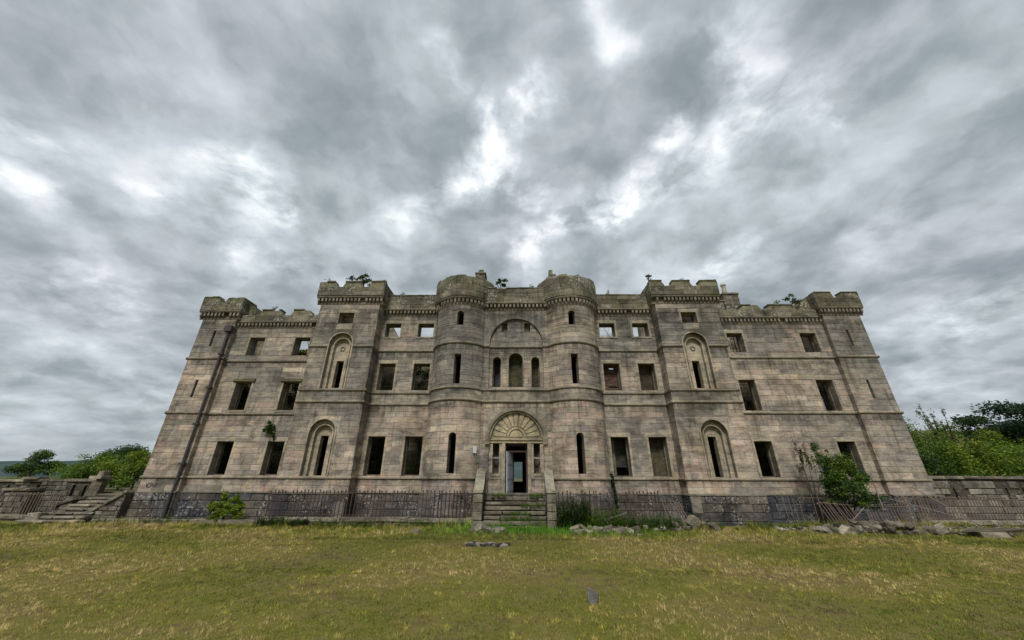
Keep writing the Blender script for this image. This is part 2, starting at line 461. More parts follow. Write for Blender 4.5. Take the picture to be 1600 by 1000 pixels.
def flat_wall(name, Y, x0, x1, z0, z1, wins, tint=tint_wall, arches=(), extra_holes=(), mat=None, th=TH, outline=None, h=.265, courses=None, mp=None, label=None):
    """wins: rectangular openings (x0,x1,z0,z1); arches: (cx, r, spring, bottom) cut right through"""
    mp = mp or front(Y)
    mb = MB()
    holes = [[(a, c), (a, d), (b, d), (b, c)] for a, b, c, d in wins]
    ex = list(wins)
    for cx, r, zs, zb in arches:
        holes.append(arch_pts(cx, r, zs, zb))
        m = .10
        ex += [(cx - r, cx + r, zb, zs), (cx - r - m, cx + r + m, zs, zs + r + m)]
        poly_extrude(mb, mp, [(cx - r - m + .004, zs), (cx - r, zs)] + arch_pts(cx, r, zs, zb)[2:-2] + [(cx + r, zs), (cx + r + m - .004, zs), (cx + r + m - .004, zs + r + m), (cx - r - m + .004, zs + r + m)], [], -.01, .035, tint_trim(zs))
    poly_extrude(mb, mp, outline or [(x0, z0), (x0, z1), (x1, z1), (x1, z0)], holes, -th, 0.022, CORE)
    o = part(mb, name, mat or M_ASH, label=label)
    WALLS.append(o); wi = len(WALLS) - 1
    for (a, b) in (courses or [(z0, z1)]):
        add_courses(wi, mp, x0, x1, a, b, ex + list(extra_holes), tint, h)
    return o, mp

def molding(mb, mp, s0, s1, prof, n=1, col=(.2, .19, .15)):
    """sweep a closed profile [(d,z)..] from s0 to s1"""
    k = len(prof); vs = []; fs = []
    for i in range(n + 1):
        s = s0 + (s1 - s0) * i / n
        vs += [mp(s, z, d) for d, z in prof]
    for i in range(n):
        for j in range(k):
            j2 = (j + 1) % k; fs.append((i * k + j, i * k + j2, (i + 1) * k + j2, (i + 1) * k + j))
    fs.append(tuple(range(k))[::-1]); fs.append(tuple(n * k + j for j in range(k)))
    mb.add(vs, fs, col)
def string_prof(z, p=.10, h=.13):
    return [(0.0, z), (p * .55, z + .01), (p, z + h * .45), (p, z + h * .8), (0.036, z + h + .03), (0.0, z + h + .03)]
SILLP = lambda z: [(0.0, z), (.05, z + .005), (.09, z + .03), (.09, z + .085), (.036, z + .12), (0.0, z + .12)]
def corbels(mb, mp, s0, s1, z0, z1, proj=.20, pitch=.205, n=1, ends=False):
    cl = (.235, .215, .175)
    z = z0
    molding(mb, mp, s0, s1, [(0, z - .02), (.05, z - .02), (.07, z + .05), (0, z + .05)], n, (.2, .18, .145))
    molding(mb, mp, s0, s1, [(0, z1 - .11), (proj, z1 - .11), (proj + .035, z1 - .06), (proj + .035, z1), (0, z1)], n, (.20, .185, .15))
    cnt = max(2, round((s1 - s0) / pitch)); pt = (s1 - s0) / cnt
    for i in range(cnt):
        c = s0 + pt * (i + .5); wv = .052
        if random.random() < .03: continue
        k = random.uniform(.72, 1.1)
        prof = [(0, z + .052), (.09, z + .052), (proj - .015, z + .15), (proj - .015, z1 - .112), (0, z1 - .112)]
        molding(mb, mp, c - wv, c + wv, prof, 1, tuple(q * k for q in cl))

# --- levels
ZB, ZSILL = 1.25, 1.80           # basement top, ground floor sill string
Z2A, Z2B, Z3 = 5.18, 5.78, 8.02  # centre block string courses

def strings_for(mp, s0, s1, zs, n=1, parent=None):
    for z in zs:
        mb = MB(); molding(mb, mp, s0, s1, SILLP(z) if z in (ZSILL, Z2B) else string_prof(z), n, tuple(k * .72 for k in tint_trim(z)))
        part(mb, 'string_course', M_TRIM)

RW = .83   # width of the ordinary windows
# ---- recessed centre walls (left and right) with two columns of windows
for sgn in (-1, 1):
    xa, xb = (-7.6, -4.15) if sgn < 0 else (4.03, 7.56)
    cols = ((-7.27, -6.44), (-5.46, -4.61)) if sgn < 0 else ((4.50, 5.34), (6.32, 7.17))
    wins = []
    for (a, b) in cols:
        wins += [(a, b, 1.95, 3.71), (a, b, 5.98, 7.40), (a + .0, b, 8.92, 9.70)]
    o, mp = flat_wall('recessed_wall', P0, xa, xb, 0.9, 10.56, wins, courses=[(ZB, ZSILL), (ZSILL + .1, Z2A), (Z2A + .12, Z2B), (Z2B + .12, Z3), (Z3 + .12, 10.15)])
    for wn in wins: window_at(o, mp, *wn, sill=wn[2] > 6.5 or wn[2] > 2)
    strings_for(mp, xa, xb, (ZSILL, Z2A, Z2B, Z3))
    mb = MB(); corbels(mb, mp, xa, xb, 10.15, 10.56); part(mb, 'corbel_table', M_TRIM, kind='stuff')

# ---- square towers of the centre block
def mid_tower(sgn):
    x0, x1 = (-10.73, -7.55) if sgn < 0 else (7.50, 10.70)
    xc = -9.20 if sgn < 0 else 9.13
    wt = (xc - .40, xc + .40, 9.42, 10.02)
    # recessed arched panels: low and high
    lows = (xc, .62, 3.80, 1.92); highs = (xc, .60, 8.25, 5.90)
    mpf = front(P1)
    mb = MB()
    A1 = arch_pts(xc, lows[1], lows[2], lows[3]); A2 = arch_pts(xc, highs[1], highs[2], highs[3])
    poly_extrude(mb, mpf, [(x0, .3), (x0, 10.98), (x1, 10.98), (x1, .3)],
                 [A1, A2, [(wt[0], wt[2]), (wt[0], wt[3]), (wt[1], wt[3]), (wt[1], wt[2])]], -.16, .022, CORE)
    # spandrels level with the ashlar
    for cx, r, zs, zb in (lows, highs):
        m = .14
        poly_extrude(mb, mpf, [(cx - r - m + .004, zs), (cx - r, zs)] + arch_pts(cx, r, zs, zb)[2:-2] + [(cx + r, zs), (cx + r + m - .004, zs), (cx + r + m - .004, zs + r + m), (cx - r - m + .004, zs + r + m)], [], -.01, .035, tint_wall(cx, P1, zs))
    # middle order: smaller arch, further in
    mb2 = MB(); mp2 = front(P1 + .162)
    B = []
    for cx, r, zs, zb in (lows, highs): B.append((cx, r - .20, zs - .05, zb))
    slot = (xc - .19, xc + .19, 1.95, 3.70); slot2 = (xc - .19, xc + .19, 6.0, 7.42)
    rect = lambda q: [(q[0], q[2]), (q[0], q[3]), (q[1], q[3]), (q[1], q[2])]
    poly_extrude(mb2, mp2, [(x0 + .1, .6), (x0 + .1, 10.5), (x1 - .1, 10.5), (x1 - .1, .6)], [arch_pts(*B[0]), arch_pts(*B[1]), rect(wt)], -.12, 0, tint_trim(4))
    mb3 = MB(); mp3 = front(P1 + .284)
    poly_extrude(mb3, mp3, [(x0 + .1, .6), (x0 + .1, 10.5), (x1 - .1, 10.5), (x1 - .1, .6)], [rect(slot), rect(slot2), rect(wt)], -.30, 0, tint_trim(4))
    o = part(mb, 'square_tower', M_ASH); WALLS.append(o); wi = len(WALLS) - 1
    part(mb2, 'arched_recess', M_TRIM, o).location = (0, 0, 0); part(mb3, 'recess_panel', M_TRIM, o).location = (0, 0, 0)
    # ring mouldings round both arches
    for cx, r, zs, zb in (lows, highs):
        r2 = MB(); pts = arch_pts(cx, 1, 0, 0)
        for (ra, rb, d0, d1) in ((r + .002, r + .055, .02, .075), (r - .20, r - .15, -.165, -.10)):
            n = 14; ang = [pi * i / n for i in range(n + 1)]
            zz = zs if ra > r else zs - .05
            inner = [(cx + ra * cos(a), zz + ra * sin(a)) for a in ang]; outer = [(cx + rb * cos(a), zz + rb * sin(a)) for a in ang]
            inner = [(cx + ra, zb)] + inner + [(cx - ra, zb)]; outer = [(cx + rb, zb)] + outer + [(cx - rb, zb)]
            for i in range(len(inner) - 1):
                q = [inner[i], inner[i + 1], outer[i + 1], outer[i]]
                vs = [mpf(x, z, d1) for x, z in q] + [mpf(x, z, d0) for x, z in q]
                r2.add(vs, [(0, 1, 2, 3), (7, 6, 5, 4), (0, 4, 5, 1), (1, 5, 6, 2), (2, 6, 7, 3), (3, 7, 4, 0)], tint_trim(4))
        part(r2, 'arch_moulding', M_TRIM, o).location = (0, 0, 0)
    # little ring ornament above the upper slit
    orn = MB()
    ring = [(xc + .11 * cos(a), P1 + .275, 8.07 + .11 * sin(a)) for a in [2 * pi * i / 12 for i in range(13)]]
    orn.tube(ring, .028, 5, (.16, .14, .11), False)
    part(orn, 'ring_ornament', M_TRIM, o).location = (0, 0, 0)
    ap = MB(); ap.box(xc - .42, xc + .42, P1 - .05, P1 + .01, 9.06, 9.38, (.31, .29, .24)); part(ap, 'apron', M_TRIM, o).location = (0, 0, 0)
    ex = [(lows[0] - lows[1], lows[0] + lows[1], lows[3], lows[2]), (lows[0] - lows[1] - .14, lows[0] + lows[1] + .14, lows[2], lows[2] + lows[1] + .14),
          (highs[0] - highs[1], highs[0] + highs[1], highs[3], highs[2]), (highs[0] - highs[1] - .14, highs[0] + highs[1] + .14, highs[2], highs[2] + highs[1] + .14), wt,
          (xc - .42, xc + .42, 9.06, 9.38)]
    for a, b in [(ZB, ZSILL), (ZSILL + .1, Z2A), (Z2A + .12, Z2B), (Z2B + .12, Z3), (Z3 + .12, 10.53)]:
        add_courses(wi, mpf, x0, x1, a, b, ex, tint_wall)
    window_at(o, mpf, *wt, sill=False)
    strings_for(mpf, x0 - .1, x1 + .1, (ZSILL, Z2A, Z2B))
    for a, b in ((x0 - .1, xc - highs[1] - .06), (xc + highs[1] + .06, x1 + .1)): strings_for(mpf, a, b, (Z3 + .02,))
    # side walls (both cheeks)
    inner_x, inner_mp = (x1, side_r(x1)) if sgn < 0 else (x0, side_l(x0))
    outer_x, outer_mp = (x0, side_l(x0)) if sgn < 0 else (x1, side_r(x1))
    for mp_s, deep in ((inner_mp, P0 - .02), (outer_mp, 18.7)):
        m = MB(); poly_extrude(m, mp_s, [(P1 + .02, .3), (P1 + .02, 10.98), (deep + .6, 10.98), (deep + .6, .3)], [], -.4, .02, CORE)
        os_ = part(m, 'tower_cheek', M_ASH, o); os_.location = (0, 0, 0); WALLS.append(os_)
        for a, b in [(ZB, ZSILL), (ZSILL + .1, Z2A), (Z2A + .12, Z2B), (Z2B + .12, Z3), (Z3 + .12, 10.53)]:
            add_courses(wi, mp_s, P1 - .03, deep, a, b, [], tint_wall)
        strings_for(mp_s, P1, deep, (ZSILL, Z2A, Z2B, Z3 + .02))
        mb4 = MB(); corbels(mb4, mp_s, P1, deep + .3, 10.55, 10.98); part(mb4, 'corbel_table', M_TRIM, kind='stuff')
    mb4 = MB(); corbels(mb4, mpf, x0 - .23, x1 + .23, 10.55, 10.98); part(mb4, 'corbel_table', M_TRIM, kind='stuff')
    return o
for s in (-1, 1): mid_tower(s)

# ---- wings
LWINS = [(a, b, *z) for a, b in ((-14.66, -13.84), (-12.16, -11.34)) for z in ((1.95, 3.46), (4.97, 6.42), (7.86, 8.89))]
RWINS = [(a, b, *z) for a, b in ((11.32, 12.15), (15.24, 16.08)) for z in ((1.95, 3.53), (4.98, 6.53), (8.02, 9.11))]
RAY_W = P0
for x0, x1, wins, z2, z3, zc0, zc1 in ((-15.62, -10.75, LWINS, 4.70, 7.46, 9.44, 9.84), (10.72, 16.66, RWINS, 4.78, 7.64, 9.62, 10.05)):
    o, mp = flat_wall('wing_wall', RAY_W, x0, x1, .9, zc1, wins, mat=M_ASW, courses=[(ZB, ZSILL), (ZSILL + .1, z2), (z2 + .14, z3), (z3 + .14, zc0)])
    for wn in wins: window_at(o, mp, *wn, hood=(x0 < 0 and 4 < wn[2] < 6), sill=(4 < wn[2] < 6 and x0 < 0))
    strings_for(mp, x0, x1, (ZSILL, z2, z3))
    mb = MB(); corbels(mb, mp, x0, x1, zc0, zc1, .17); part(mb, 'corbel_table', M_TRIM, kind='stuff')

# ---- corner towers
for sgn in (-1, 1):
    if sgn < 0: x0, x1, z2, z3, c0, c1, ptop = -17.45, -15.62, 4.72, 7.54, 9.90, 10.36, 11.15
    else: x0, x1, z2, z3, c0, c1, ptop = 16.66, 18.58, 4.78, 7.62, 10.06, 10.50, 11.38
    Yc = 18.0; xm = (x0 + x1) / 2 + (-.02 if sgn < 0 else 0)
    sl = [(xm - .06, xm + .06, 8.30, 9.20), (xm - .06, xm + .06, 5.55, 6.48)]
    o, mp = flat_wall('corner_tower', Yc, x0, x1, .3, c1, sl, th=.4, mat=M_ASW, courses=[(ZB, ZSILL), (ZSILL + .1, z2), (z2 + .14, z3), (z3 + .14, c0)])
    bk = MB()
    for q in sl: bk.box(q[0] - .1, q[1] + .1, Yc + .25, Yc + .35, q[2] - .1, q[3] + .1, (.05, .05, .05))
    part(bk, 'slit_back', M_INN, o).location = (0, 0, 0)
    strings_for(mp, x0 - .1, x1 + .1, (ZSILL, z2, z3))
    mb = MB(); corbels(mb, mp, x0 - .22, x1 + .22, c0, c1); part(mb, 'corbel_table', M_TRIM, kind='stuff')
    for X, f, deep in ((x0, side_l, 20.2 if sgn < 0 else P0), (x1, side_r, P0 if sgn < 0 else 20.2)):
        mp_s = f(X); m = MB()
        poly_extrude(m, mp_s, [(Yc + .01, .3), (Yc + .01, c1), (deep + .4, c1), (deep + .4, .3)], [], -.35, .02, CORE)
        q = part(m, 'tower_cheek', M_ASH, o); q.location = (0, 0, 0)
        for a, b in [(ZB, ZSILL), (ZSILL + .1, z2), (z2 + .14, z3), (z3 + .14, c0)]: add_courses(len(WALLS) - 1, mp_s, Yc - .03, deep, a, b, [], tint_wall)
        strings_for(mp_s, Yc, deep, (ZSILL, z2, z3))
        mb = MB(); corbels(mb, mp_s, Yc, max(deep, 18.9), c0, c1); part(mb, 'corbel_table', M_TRIM, kind='stuff')

# ---- entrance bay between the round towers
bx0, bx1 = CX - 1.85, CX + 1.85
mpc = front(P1)
AR = (CX, 1.37, 8.30, 5.90)       # tall blind arch
DA = (CX, 1.28, 3.55, 1.15)       # door arch
mb = MB()
poly_extrude(mb, mpc, [(bx0, .9), (bx0, 10.58), (bx1, 10.58), (bx1, .9)], [arch_pts(*AR, 18), arch_pts(*DA, 18)], -.12, .022, CORE)
for cx, r, zs, zb in (AR, DA):
    m = .16
    poly_extrude(mb, mpc, [(cx - r - m + .004, zs), (cx - r, zs)] + arch_pts(cx, r, zs, zb, 18)[2:-2] + [(cx + r, zs), (cx + r + m - .004, zs), (cx + r + m - .004, zs + r + m), (cx - r - m + .004, zs + r + m)], [], -.01, .035, tint_wall(cx, P1, zs + 1))
ent = part(mb, 'entrance_bay', M_ASH); WALLS.append(ent); wi = len(WALLS) - 1
ex = []
for cx, r, zs, zb in (AR, DA): ex += [(cx - r, cx + r, zb, zs), (cx - r - .16, cx + r + .16, zs, zs + r + .16)]
for a, b in [(ZB, Z2A), (Z2A + .12, Z2B), (Z2B + .12, Z3), (Z3 + .12, 10.18)]: add_courses(wi, mpc, bx0, bx1, a, b, ex, tint_wall)
# recessed panel with the triple window
mpp = front(P1 + .125); mb = MB()
T = [(CX - .98, .205, 7.36, 6.0), (CX - .02, .36, 7.42, 6.0), (CX + .98, .205, 7.36, 6.0)]
DOOR = (CX - .50, CX + .52, 1.18, 3.35)
SL = [(CX - 1.09, CX - .78, 2.05, 3.35), (CX + .80, CX + 1.10, 2.05, 3.35)]
SM = [(CX - .76, CX - .45, 8.95, 9.45), (CX + .44, CX + .75, 8.95, 9.45)]
hl = [arch_pts(*q, 10) for q in T] + [rect_ for rect_ in [[(q[0], q[2]), (q[0], q[3]), (q[1], q[3]), (q[1], q[2])] for q in [DOOR] + SL + SM]]
poly_extrude(mb, mpp, [(bx0 + .02, .9), (bx0 + .02, 10.1), (bx1 - .02, 10.1), (bx1 - .02, .9)], hl, -.40, .018, CORE)
exc = [DOOR] + SL + SM
for cx, r, zs, zb in T:
    exc += [(cx - r, cx + r, zb, zs), (cx - r - .08, cx + r + .08, zs, zs + r + .08)]
    poly_extrude(mb, mpp, [(cx - r - .076, zs), (cx - r, zs)] + arch_pts(cx, r, zs, zb)[2:-2] + [(cx + r, zs), (cx + r + .076, zs), (cx + r + .076, zs + r + .08), (cx - r - .076, zs + r + .08)], [], -.01, .035, tint_trim(zs))
bay = part(mb, 'recessed_bay', M_ASH, ent); bay.location = (0, 0, 0); WALLS.append(bay); wi = len(WALLS) - 1
add_courses(wi, mpp, CX - 1.36, CX + 1.36, 5.90, Z3, exc, tint_wall, thick=.03)
add_courses(wi, mpp, CX - 1.36, CX + 1.36, Z3 + .12, 9.66, exc + [(CX - 1.4, CX - .95, 9.2, 9.7), (CX + .95, CX + 1.4, 9.2, 9.7)], tint_wall, thick=.03)
add_courses(wi, mpp, CX - 1.27, CX + 1.27, 1.25, 3.50, exc, tint_wall, thick=.03)
for q in SM:
    b_ = MB(); b_.box(q[0] - .02, q[1] + .02, P1 + .30, P1 + .42, q[2] - .02, q[3] + .02, (.15, .13, .10)); part(b_, 'blocked_window', M_ASH)
for cx, r, zs, zb in T: window_at(ent, mpp, cx - r, cx + r, zb, zs, arched=True, sill=False, margin=.06, d=.03)
strings_for(mpc, bx0, bx1, (Z2A, Z2B))
strings_for(mpc, bx0, CX - 1.37, (Z3,)); strings_for(mpc, CX + 1.37, bx1, (Z3,)); strings_for(mpp, CX - 1.37, CX + 1.37, (Z3,))
mb = MB(); corbels(mb, mpc, bx0, bx1, 10.16, 10.58); part(mb, 'corbel_table', M_TRIM, kind='stuff')
# fan arch over the door
def ring(mb, mp, cx, cz, ra, rb, d0, d1, n, col, a0=0, a1=pi):
    for i in range(n):
        p, q = a0 + (a1 - a0) * i / n, a0 + (a1 - a0) * (i + 1) / n
        pts = [(cx + ra * cos(p), cz + ra * sin(p)), (cx + ra * cos(q), cz + ra * sin(q)), (cx + rb * cos(q), cz + rb * sin(q)), (cx + rb * cos(p), cz + rb * sin(p))]
        vs = [mp(x, z, d1) for x, z in pts] + [mp(x, z, d0) for x, z in pts]
        mb.add(vs, [(0, 1, 2, 3), (7, 6, 5, 4), (0, 4, 5, 1), (1, 5, 6, 2), (2, 6, 7, 3), (3, 7, 4, 0)], col)
tr_c = (.37, .315, .215)
mb = MB(); ring(mb, mpc, CX, 3.55, 1.285, 1.40, .02, .10, 24, (.20, .185, .15)); ring(mb, mpc, CX, 3.55, 1.18, 1.28, -.12, .0, 24, tuple(k * .9 for k in tr_c)); part(mb, 'arch_moulding', M_TRIM, ent, label='round moulding over the doorway').location = (0, 0, 0)
fan = MB(); poly_extrude(fan, front(P1 + .123), [(CX + 1.18 * cos(pi * i / 20), 3.62 + 1.13 * sin(pi * i / 20)) for i in range(21)], [], -.02, .0, tuple(k * .62 for k in tr_c))
fo = part(fan, 'fan_tympanum', M_TRIM, ent, label='carved fan of radiating petals over the door'); fo.location = (0, 0, 0)
for i in range(11):       # petals standing proud, grooves between them
    a = pi * (i + .5) / 11; da = pi / 11 * .40
    pt = MB(); pts = []
    for rr, ww in ((.50, .9), (.90, .98), (1.04, .8), (1.09, .4)):
        pts.append((rr, ww))
    L = [(CX + rr * cos(a + da * ww), 3.64 + rr * sin(a + da * ww)) for rr, ww in pts]
    Rr = [(CX + rr * cos(a - da * ww), 3.64 + rr * sin(a - da * ww)) for rr, ww in pts]
    poly_extrude(pt, front(P1 + .123), Rr + L[::-1], [], .0, .045, shade(tr_c, random.uniform(.9, 1.1)))
    part(pt, 'petal', M_TRIM, fo).location = (0, 0, 0)
hf = MB(); ring(hf, front(P1 + .123), CX, 3.64, .36, .43, 0, .06, 14, tr_c); ring(hf, front(P1 + .123), CX, 3.64, 0.02, .30, 0, .04, 14, tuple(k * .95 for k in tr_c)); part(hf, 'small_fan', M_TRIM, fo).location = (0, 0, 0)
im = MB(); im.box(CX - 1.42, CX + 1.42, P1 + .0, P1 + .12, 3.49, 3.60, tuple(k * .95 for k in tr_c)); im.box(CX - 1.27, CX + 1.27, P1 + .05, P1 + .121, 3.37, 3.488, tr_c); part(im, 'impost_band', M_TRIM, ent).location = (0, 0, 0)
for sx in (-1, 1):
    cb = MB(); cb.box(CX + sx * 1.34 - .10, CX + sx * 1.34 + .10, P1 - .14, P1 - .036, 3.30, 3.62, (.26, .225, .16)); part(cb, 'corbel', M_TRIM, ent).location = (0, 0, 0)
for q in [DOOR]:
    dj = MB()
    dj.box(q[0] - .16, q[0] - .004, P1 + .04, P1 + .12, q[2], q[3], (.33, .295, .23)); dj.box(q[1] + .004, q[1] + .16, P1 + .04, P1 + .12, q[2], q[3], (.34, .30, .23)); part(dj, 'door_jamb', M_TRIM, ent).location = (0, 0, 0)
for q in SL:
    wo = window_at(ent, mpp, *q, sill=True, margin=.05, d=.03)
    tb = MB(); tb.box(q[0], q[1], P1 + .18, P1 + .26, 2.70, 2.76, (.36, .34, .30)); o = tb.build('transom', M_TRIM); o.parent = wo
# door frame, open leaf, overlight beam
df = MB(); y0 = P1 + .30
df.box(DOOR[0] + .0, DOOR[0] + .07, y0, y0 + .12, 1.2, 3.34, (.1,) * 3); df.box(DOOR[1] - .07, DOOR[1], y0, y0 + .12, 1.2, 3.34); df.box(DOOR[0] + .07, DOOR[1] - .07, y0, y0 + .12, 3.26, 3.34); df.box(DOOR[0] + .07, DOOR[1] - .07, y0 + .01, y0 + .10, 2.98, 3.05)
dfo = part(df, 'door_frame', simple('dark_red_paint', (.05, .028, .026), .6, 7, .4))
lf = MB(); dl = Matrix.Rotation(radians(72), 3, 'Z')
def leafbox(a, b, c, d, e, f_):
    vs = []
    for z in (e, f_):
        for x, y in ((a, c), (b, c), (b, d), (a, d)):
            v = dl @ Vector((x, y, 0)); vs.append((DOOR[0] + .09 + v.x, y0 - .28 + v.y, z))
    lf.add(vs, [(0, 3, 2, 1), (4, 5, 6, 7), (0, 1, 5, 4), (1, 2, 6, 5), (2, 3, 7, 6), (3, 0, 4, 7)])
leafbox(0, .86, 0, .045, 1.22, 3.0)
for e, f_ in ((1.35, 1.75), (1.85, 2.35), (2.45, 2.9)): leafbox(.10, .76, -.012, 0, e, f_)
part(lf, 'door', M_DOOR, dfo, label='grey door leaf standing open').location = (0, 0, 0)

# ---- round towers
for sgn in (-1, 1):
    xc, yc, r = (-2.95 if sgn < 0 else 2.80), 18.30, 1.45
    mp = round_map(xc, yc, r)
    a_in, a_out = math.asin(1.20 / r) * r, radians(93) * r
    s0, s1 = (-a_out, a_in + .18) if sgn < 0 else (-a_in - .18, a_out)
    wc = 0.02 if sgn < 0 else 0.0
    W = [(-.165 + wc, .165 + wc, 2.05, 3.60, True), (-.16 + wc, .16 + wc, 6.0, 7.48, False), (-.16 + wc, .16 + wc, 9.05, 9.68, True)]
    mb = MB()
    sb = [s0 + (s1 - s0) * i / 22 for i in range(23)]
    for q in W: sb = [s for s in sb if not (q[0] - .06 < s < q[1] + .06)]
    sb = sorted(set(sb + [W[0][0], W[0][1]])); 
    # core as curved strips, openings left out
    zb_ = [.3] + [z for q in W for z in (q[2], q[3])] + [10.64]
    for i in range(len(sb) - 1):
        mid = (sb[i] + sb[i + 1]) / 2
        for j in range(len(zb_) - 1):
            zm = (zb_[j] + zb_[j + 1]) / 2
            top = max([q[3] + (.165 if q[4] else 0) for q in W if q[2] < zm < q[3] + .2], default=None)
            if any(q[0] - .01 < mid < q[1] + .01 and q[2] < zm < q[3] for q in W): continue
            za = zb_[j]
            if W[0][0] - .01 < mid < W[0][1] + .01 and any(abs(q[3] - za) < 1e-6 and q[4] for q in W):
                # strip directly above an arched opening: start above the arch, spandrel piece fills in
                za += .19
                cxm = (W[0][0] + W[0][1]) / 2; zs = zb_[j]
                ap = arch_pts(cxm, .165, zs, zs - .1, 8)[2:-2]
                poly_extrude(mb, mp, [(cxm - .165, zs)] + ap + [(cxm + .165, zs), (cxm + .165, zs + .19), (cxm - .165, zs + .19)], [], -.45, .03, tint_trim(zs))
            poly_extrude(mb, mp, [(sb[i], za), (sb[i], zb_[j + 1]), (sb[i + 1], zb_[j + 1]), (sb[i + 1], za)], [], -.42, .022, CORE)
    o = part(mb, 'round_tower', M_ASH); WALLS.append(o); wi = len(WALLS) - 1
    ex = [(q[0], q[1], q[2], q[3] + (.19 if q[4] else 0)) for q in W]
    for a, b in [(ZB, ZSILL), (ZSILL + .1, Z2A), (Z2A + .12, Z2B), (Z2B + .12, Z3), (Z3 + .12, 10.2)]:
        add_courses(wi, mp, s0, s1, a, b, ex, tint_wall, seg=.16)
    # lower part, plain stone
    bs = MB()
    for r_ in range(4):
        za, zb2 = .1 + r_ * .2875, .1 + (r_ + 1) * .2875; x = s0
        while x < s1 - .1:
            l = min(random.uniform(.5, .9), s1 - x); bs.add(*block(mp, x + .005, x + l - .005, za + .004, zb2 - .004, -.1, .10, max(1, int(l / .2)), .015, tuple(k * 1.5 for k in tint_bas(x, 3, za)))); x += l
    part(bs, 'basement_wall', M_BAS, o, kind='stuff').location = (0, 0, 0)
    for z in (ZSILL, Z2A, Z2B, Z3):
        m = MB(); molding(m, mp, s0, s1, SILLP(z) if z in (ZSILL, Z2B) else string_prof(z), 26, tuple(k * .75 for k in tint_trim(z))); part(m, 'string_course', M_TRIM)
    m = MB(); corbels(m, mp, s0, s1, 10.20, 10.64, .17, .20, 26); part(m, 'corbel_table', M_TRIM, kind='stuff')
    # parapet drum
    rp = r + .20; mpp2 = round_map(xc, yc, rp); m = MB(); n = 40
    k0, k1 = -pi, pi
    molding(m, mpp2, -pi * rp, pi * rp, [(-.35, 10.642), (0, 10.642), (0, 11.85), (-.35, 11.85)], n, CORE)
    pd = part(m, 'parapet', M_PAR, label='drum parapet of the round tower'); WALLS.append(pd)
    add_courses(len(WALLS) - 1, mpp2, -2.0 * rp, 2.0 * rp, 10.65, 11.80, [], tint_par, h=.38, seg=.2)
    x_ = -pi * rp
    while x_ < pi * rp - .15:
        l_ = min(random.uniform(.35, .7), pi * rp - x_)
        if random.random() < .88:
            m = MB(); m.add(*block(mpp2, x_ + .005, x_ + l_ - .005, 11.78, random.uniform(11.88, 11.96), -.38, random.uniform(.02, .05), 3, .02, tuple(k * 1.15 for k in tint_par(0, 0, 0)))); part(m, 'coping', M_PAR, pd).location = (0, 0, 0)
        x_ += l_

# ---- straight parapets and battlements
def parapet(x0, x1, Y, z0, z1, side=None, th=.38, tintf=tint_par, cop=True):
    mp = front(Y); m = MB(); poly_extrude(m, mp, [(x0, z0), (x0, z1), (x1, z1), (x1, z0)], [], -th, 0, CORE)
    o = part(m, 'parapet', M_PAR); WALLS.append(o)
    add_courses(len(WALLS) - 1, mp, x0, x1, z0, z1, [], tintf, h=.30, lmin=.5, lmax=1.1, thick=.03)
    if cop:
        x = x0
        while x < x1 - .1:
            l = min(random.uniform(.5, .95), x1 - x)
            if random.random() < .86:
                m = MB(); m.add(*block(mp, x + .005, x + l - .005, z1 - .02, z1 + random.uniform(.045, .075), -th - .03, random.uniform(.045, .07), 1, .02, shade((.16, .15, .11), random.uniform(.8, 1.2)))); part(m, 'coping', M_PAR, o).location = (0, 0, 0)
            x += l
    return o
def merlon(poly, Y, th, par, mp=None):
    m = MB(); mp = mp or front(Y)
    poly_extrude(m, mp, poly, [], -th, .0, shade((.165, .152, .105), random.uniform(.9, 1.15)))
    o = part(m, 'merlon', M_PAR, par); o.location = (0, 0, 0)
    zt = max(p[1] for p in poly); top = [p for p in poly if p[1] > zt - .075]
    x = min(p[0] for p in top) - .03; xe = max(p[0] for p in top) + .03
    while x < xe - .12:
        l = min(random.uniform(.3, .6), xe - x)
        if random.random() < .82:
            c = MB(); c.add(*block(mp, x + .006, x + l - .006, zt - .03, zt + random.uniform(.035, .07), -th - .02, random.uniform(.03, .055), 1, .02, shade((.145, .145, .095), random.uniform(.8, 1.15)))); part(c, 'coping', M_PAR, o).location = (0, 0, 0)
        x += l
    return o
def mpoly(a, b, z0, z1, e0=.05, e1=.05, rough=.05):
    """battlement outline with worn shoulders and a ragged top"""
    H = z1 - z0; pts = [(a, z0), (a + e0 * .3 + random.uniform(0, .04), z0 + H * random.uniform(.35, .55)), (a + e0 * .8 + random.uniform(0, .05), z0 + H * random.uniform(.75, .9))]
    n = max(3, int((b - a) / .22)); x0 = a + e0 + .03; x1 = b - e1 - .03
    for i in range(n + 1): pts.append((x0 + (x1 - x0) * i / n, z1 + random.uniform(-rough, .012) * (1 if random.random() < .6 else .2)))
    return pts + [(b - e1 * .8 - random.uniform(0, .05), z0 + H * random.uniform(.7, .85)), (b - e1 * .3 - random.uniform(0, .04), z0 + H * random.uniform(.3, .5)), (b, z0)]
# over the recessed walls and the entrance bay
parapet(-7.5, -4.2, P0 - .17, 10.56, 11.38); parapet(3.95, 7.45, P0 - .17, 10.56, 11.38); parapet(CX - 1.7, CX + 1.7, P1 - .17, 10.58, 11.42)
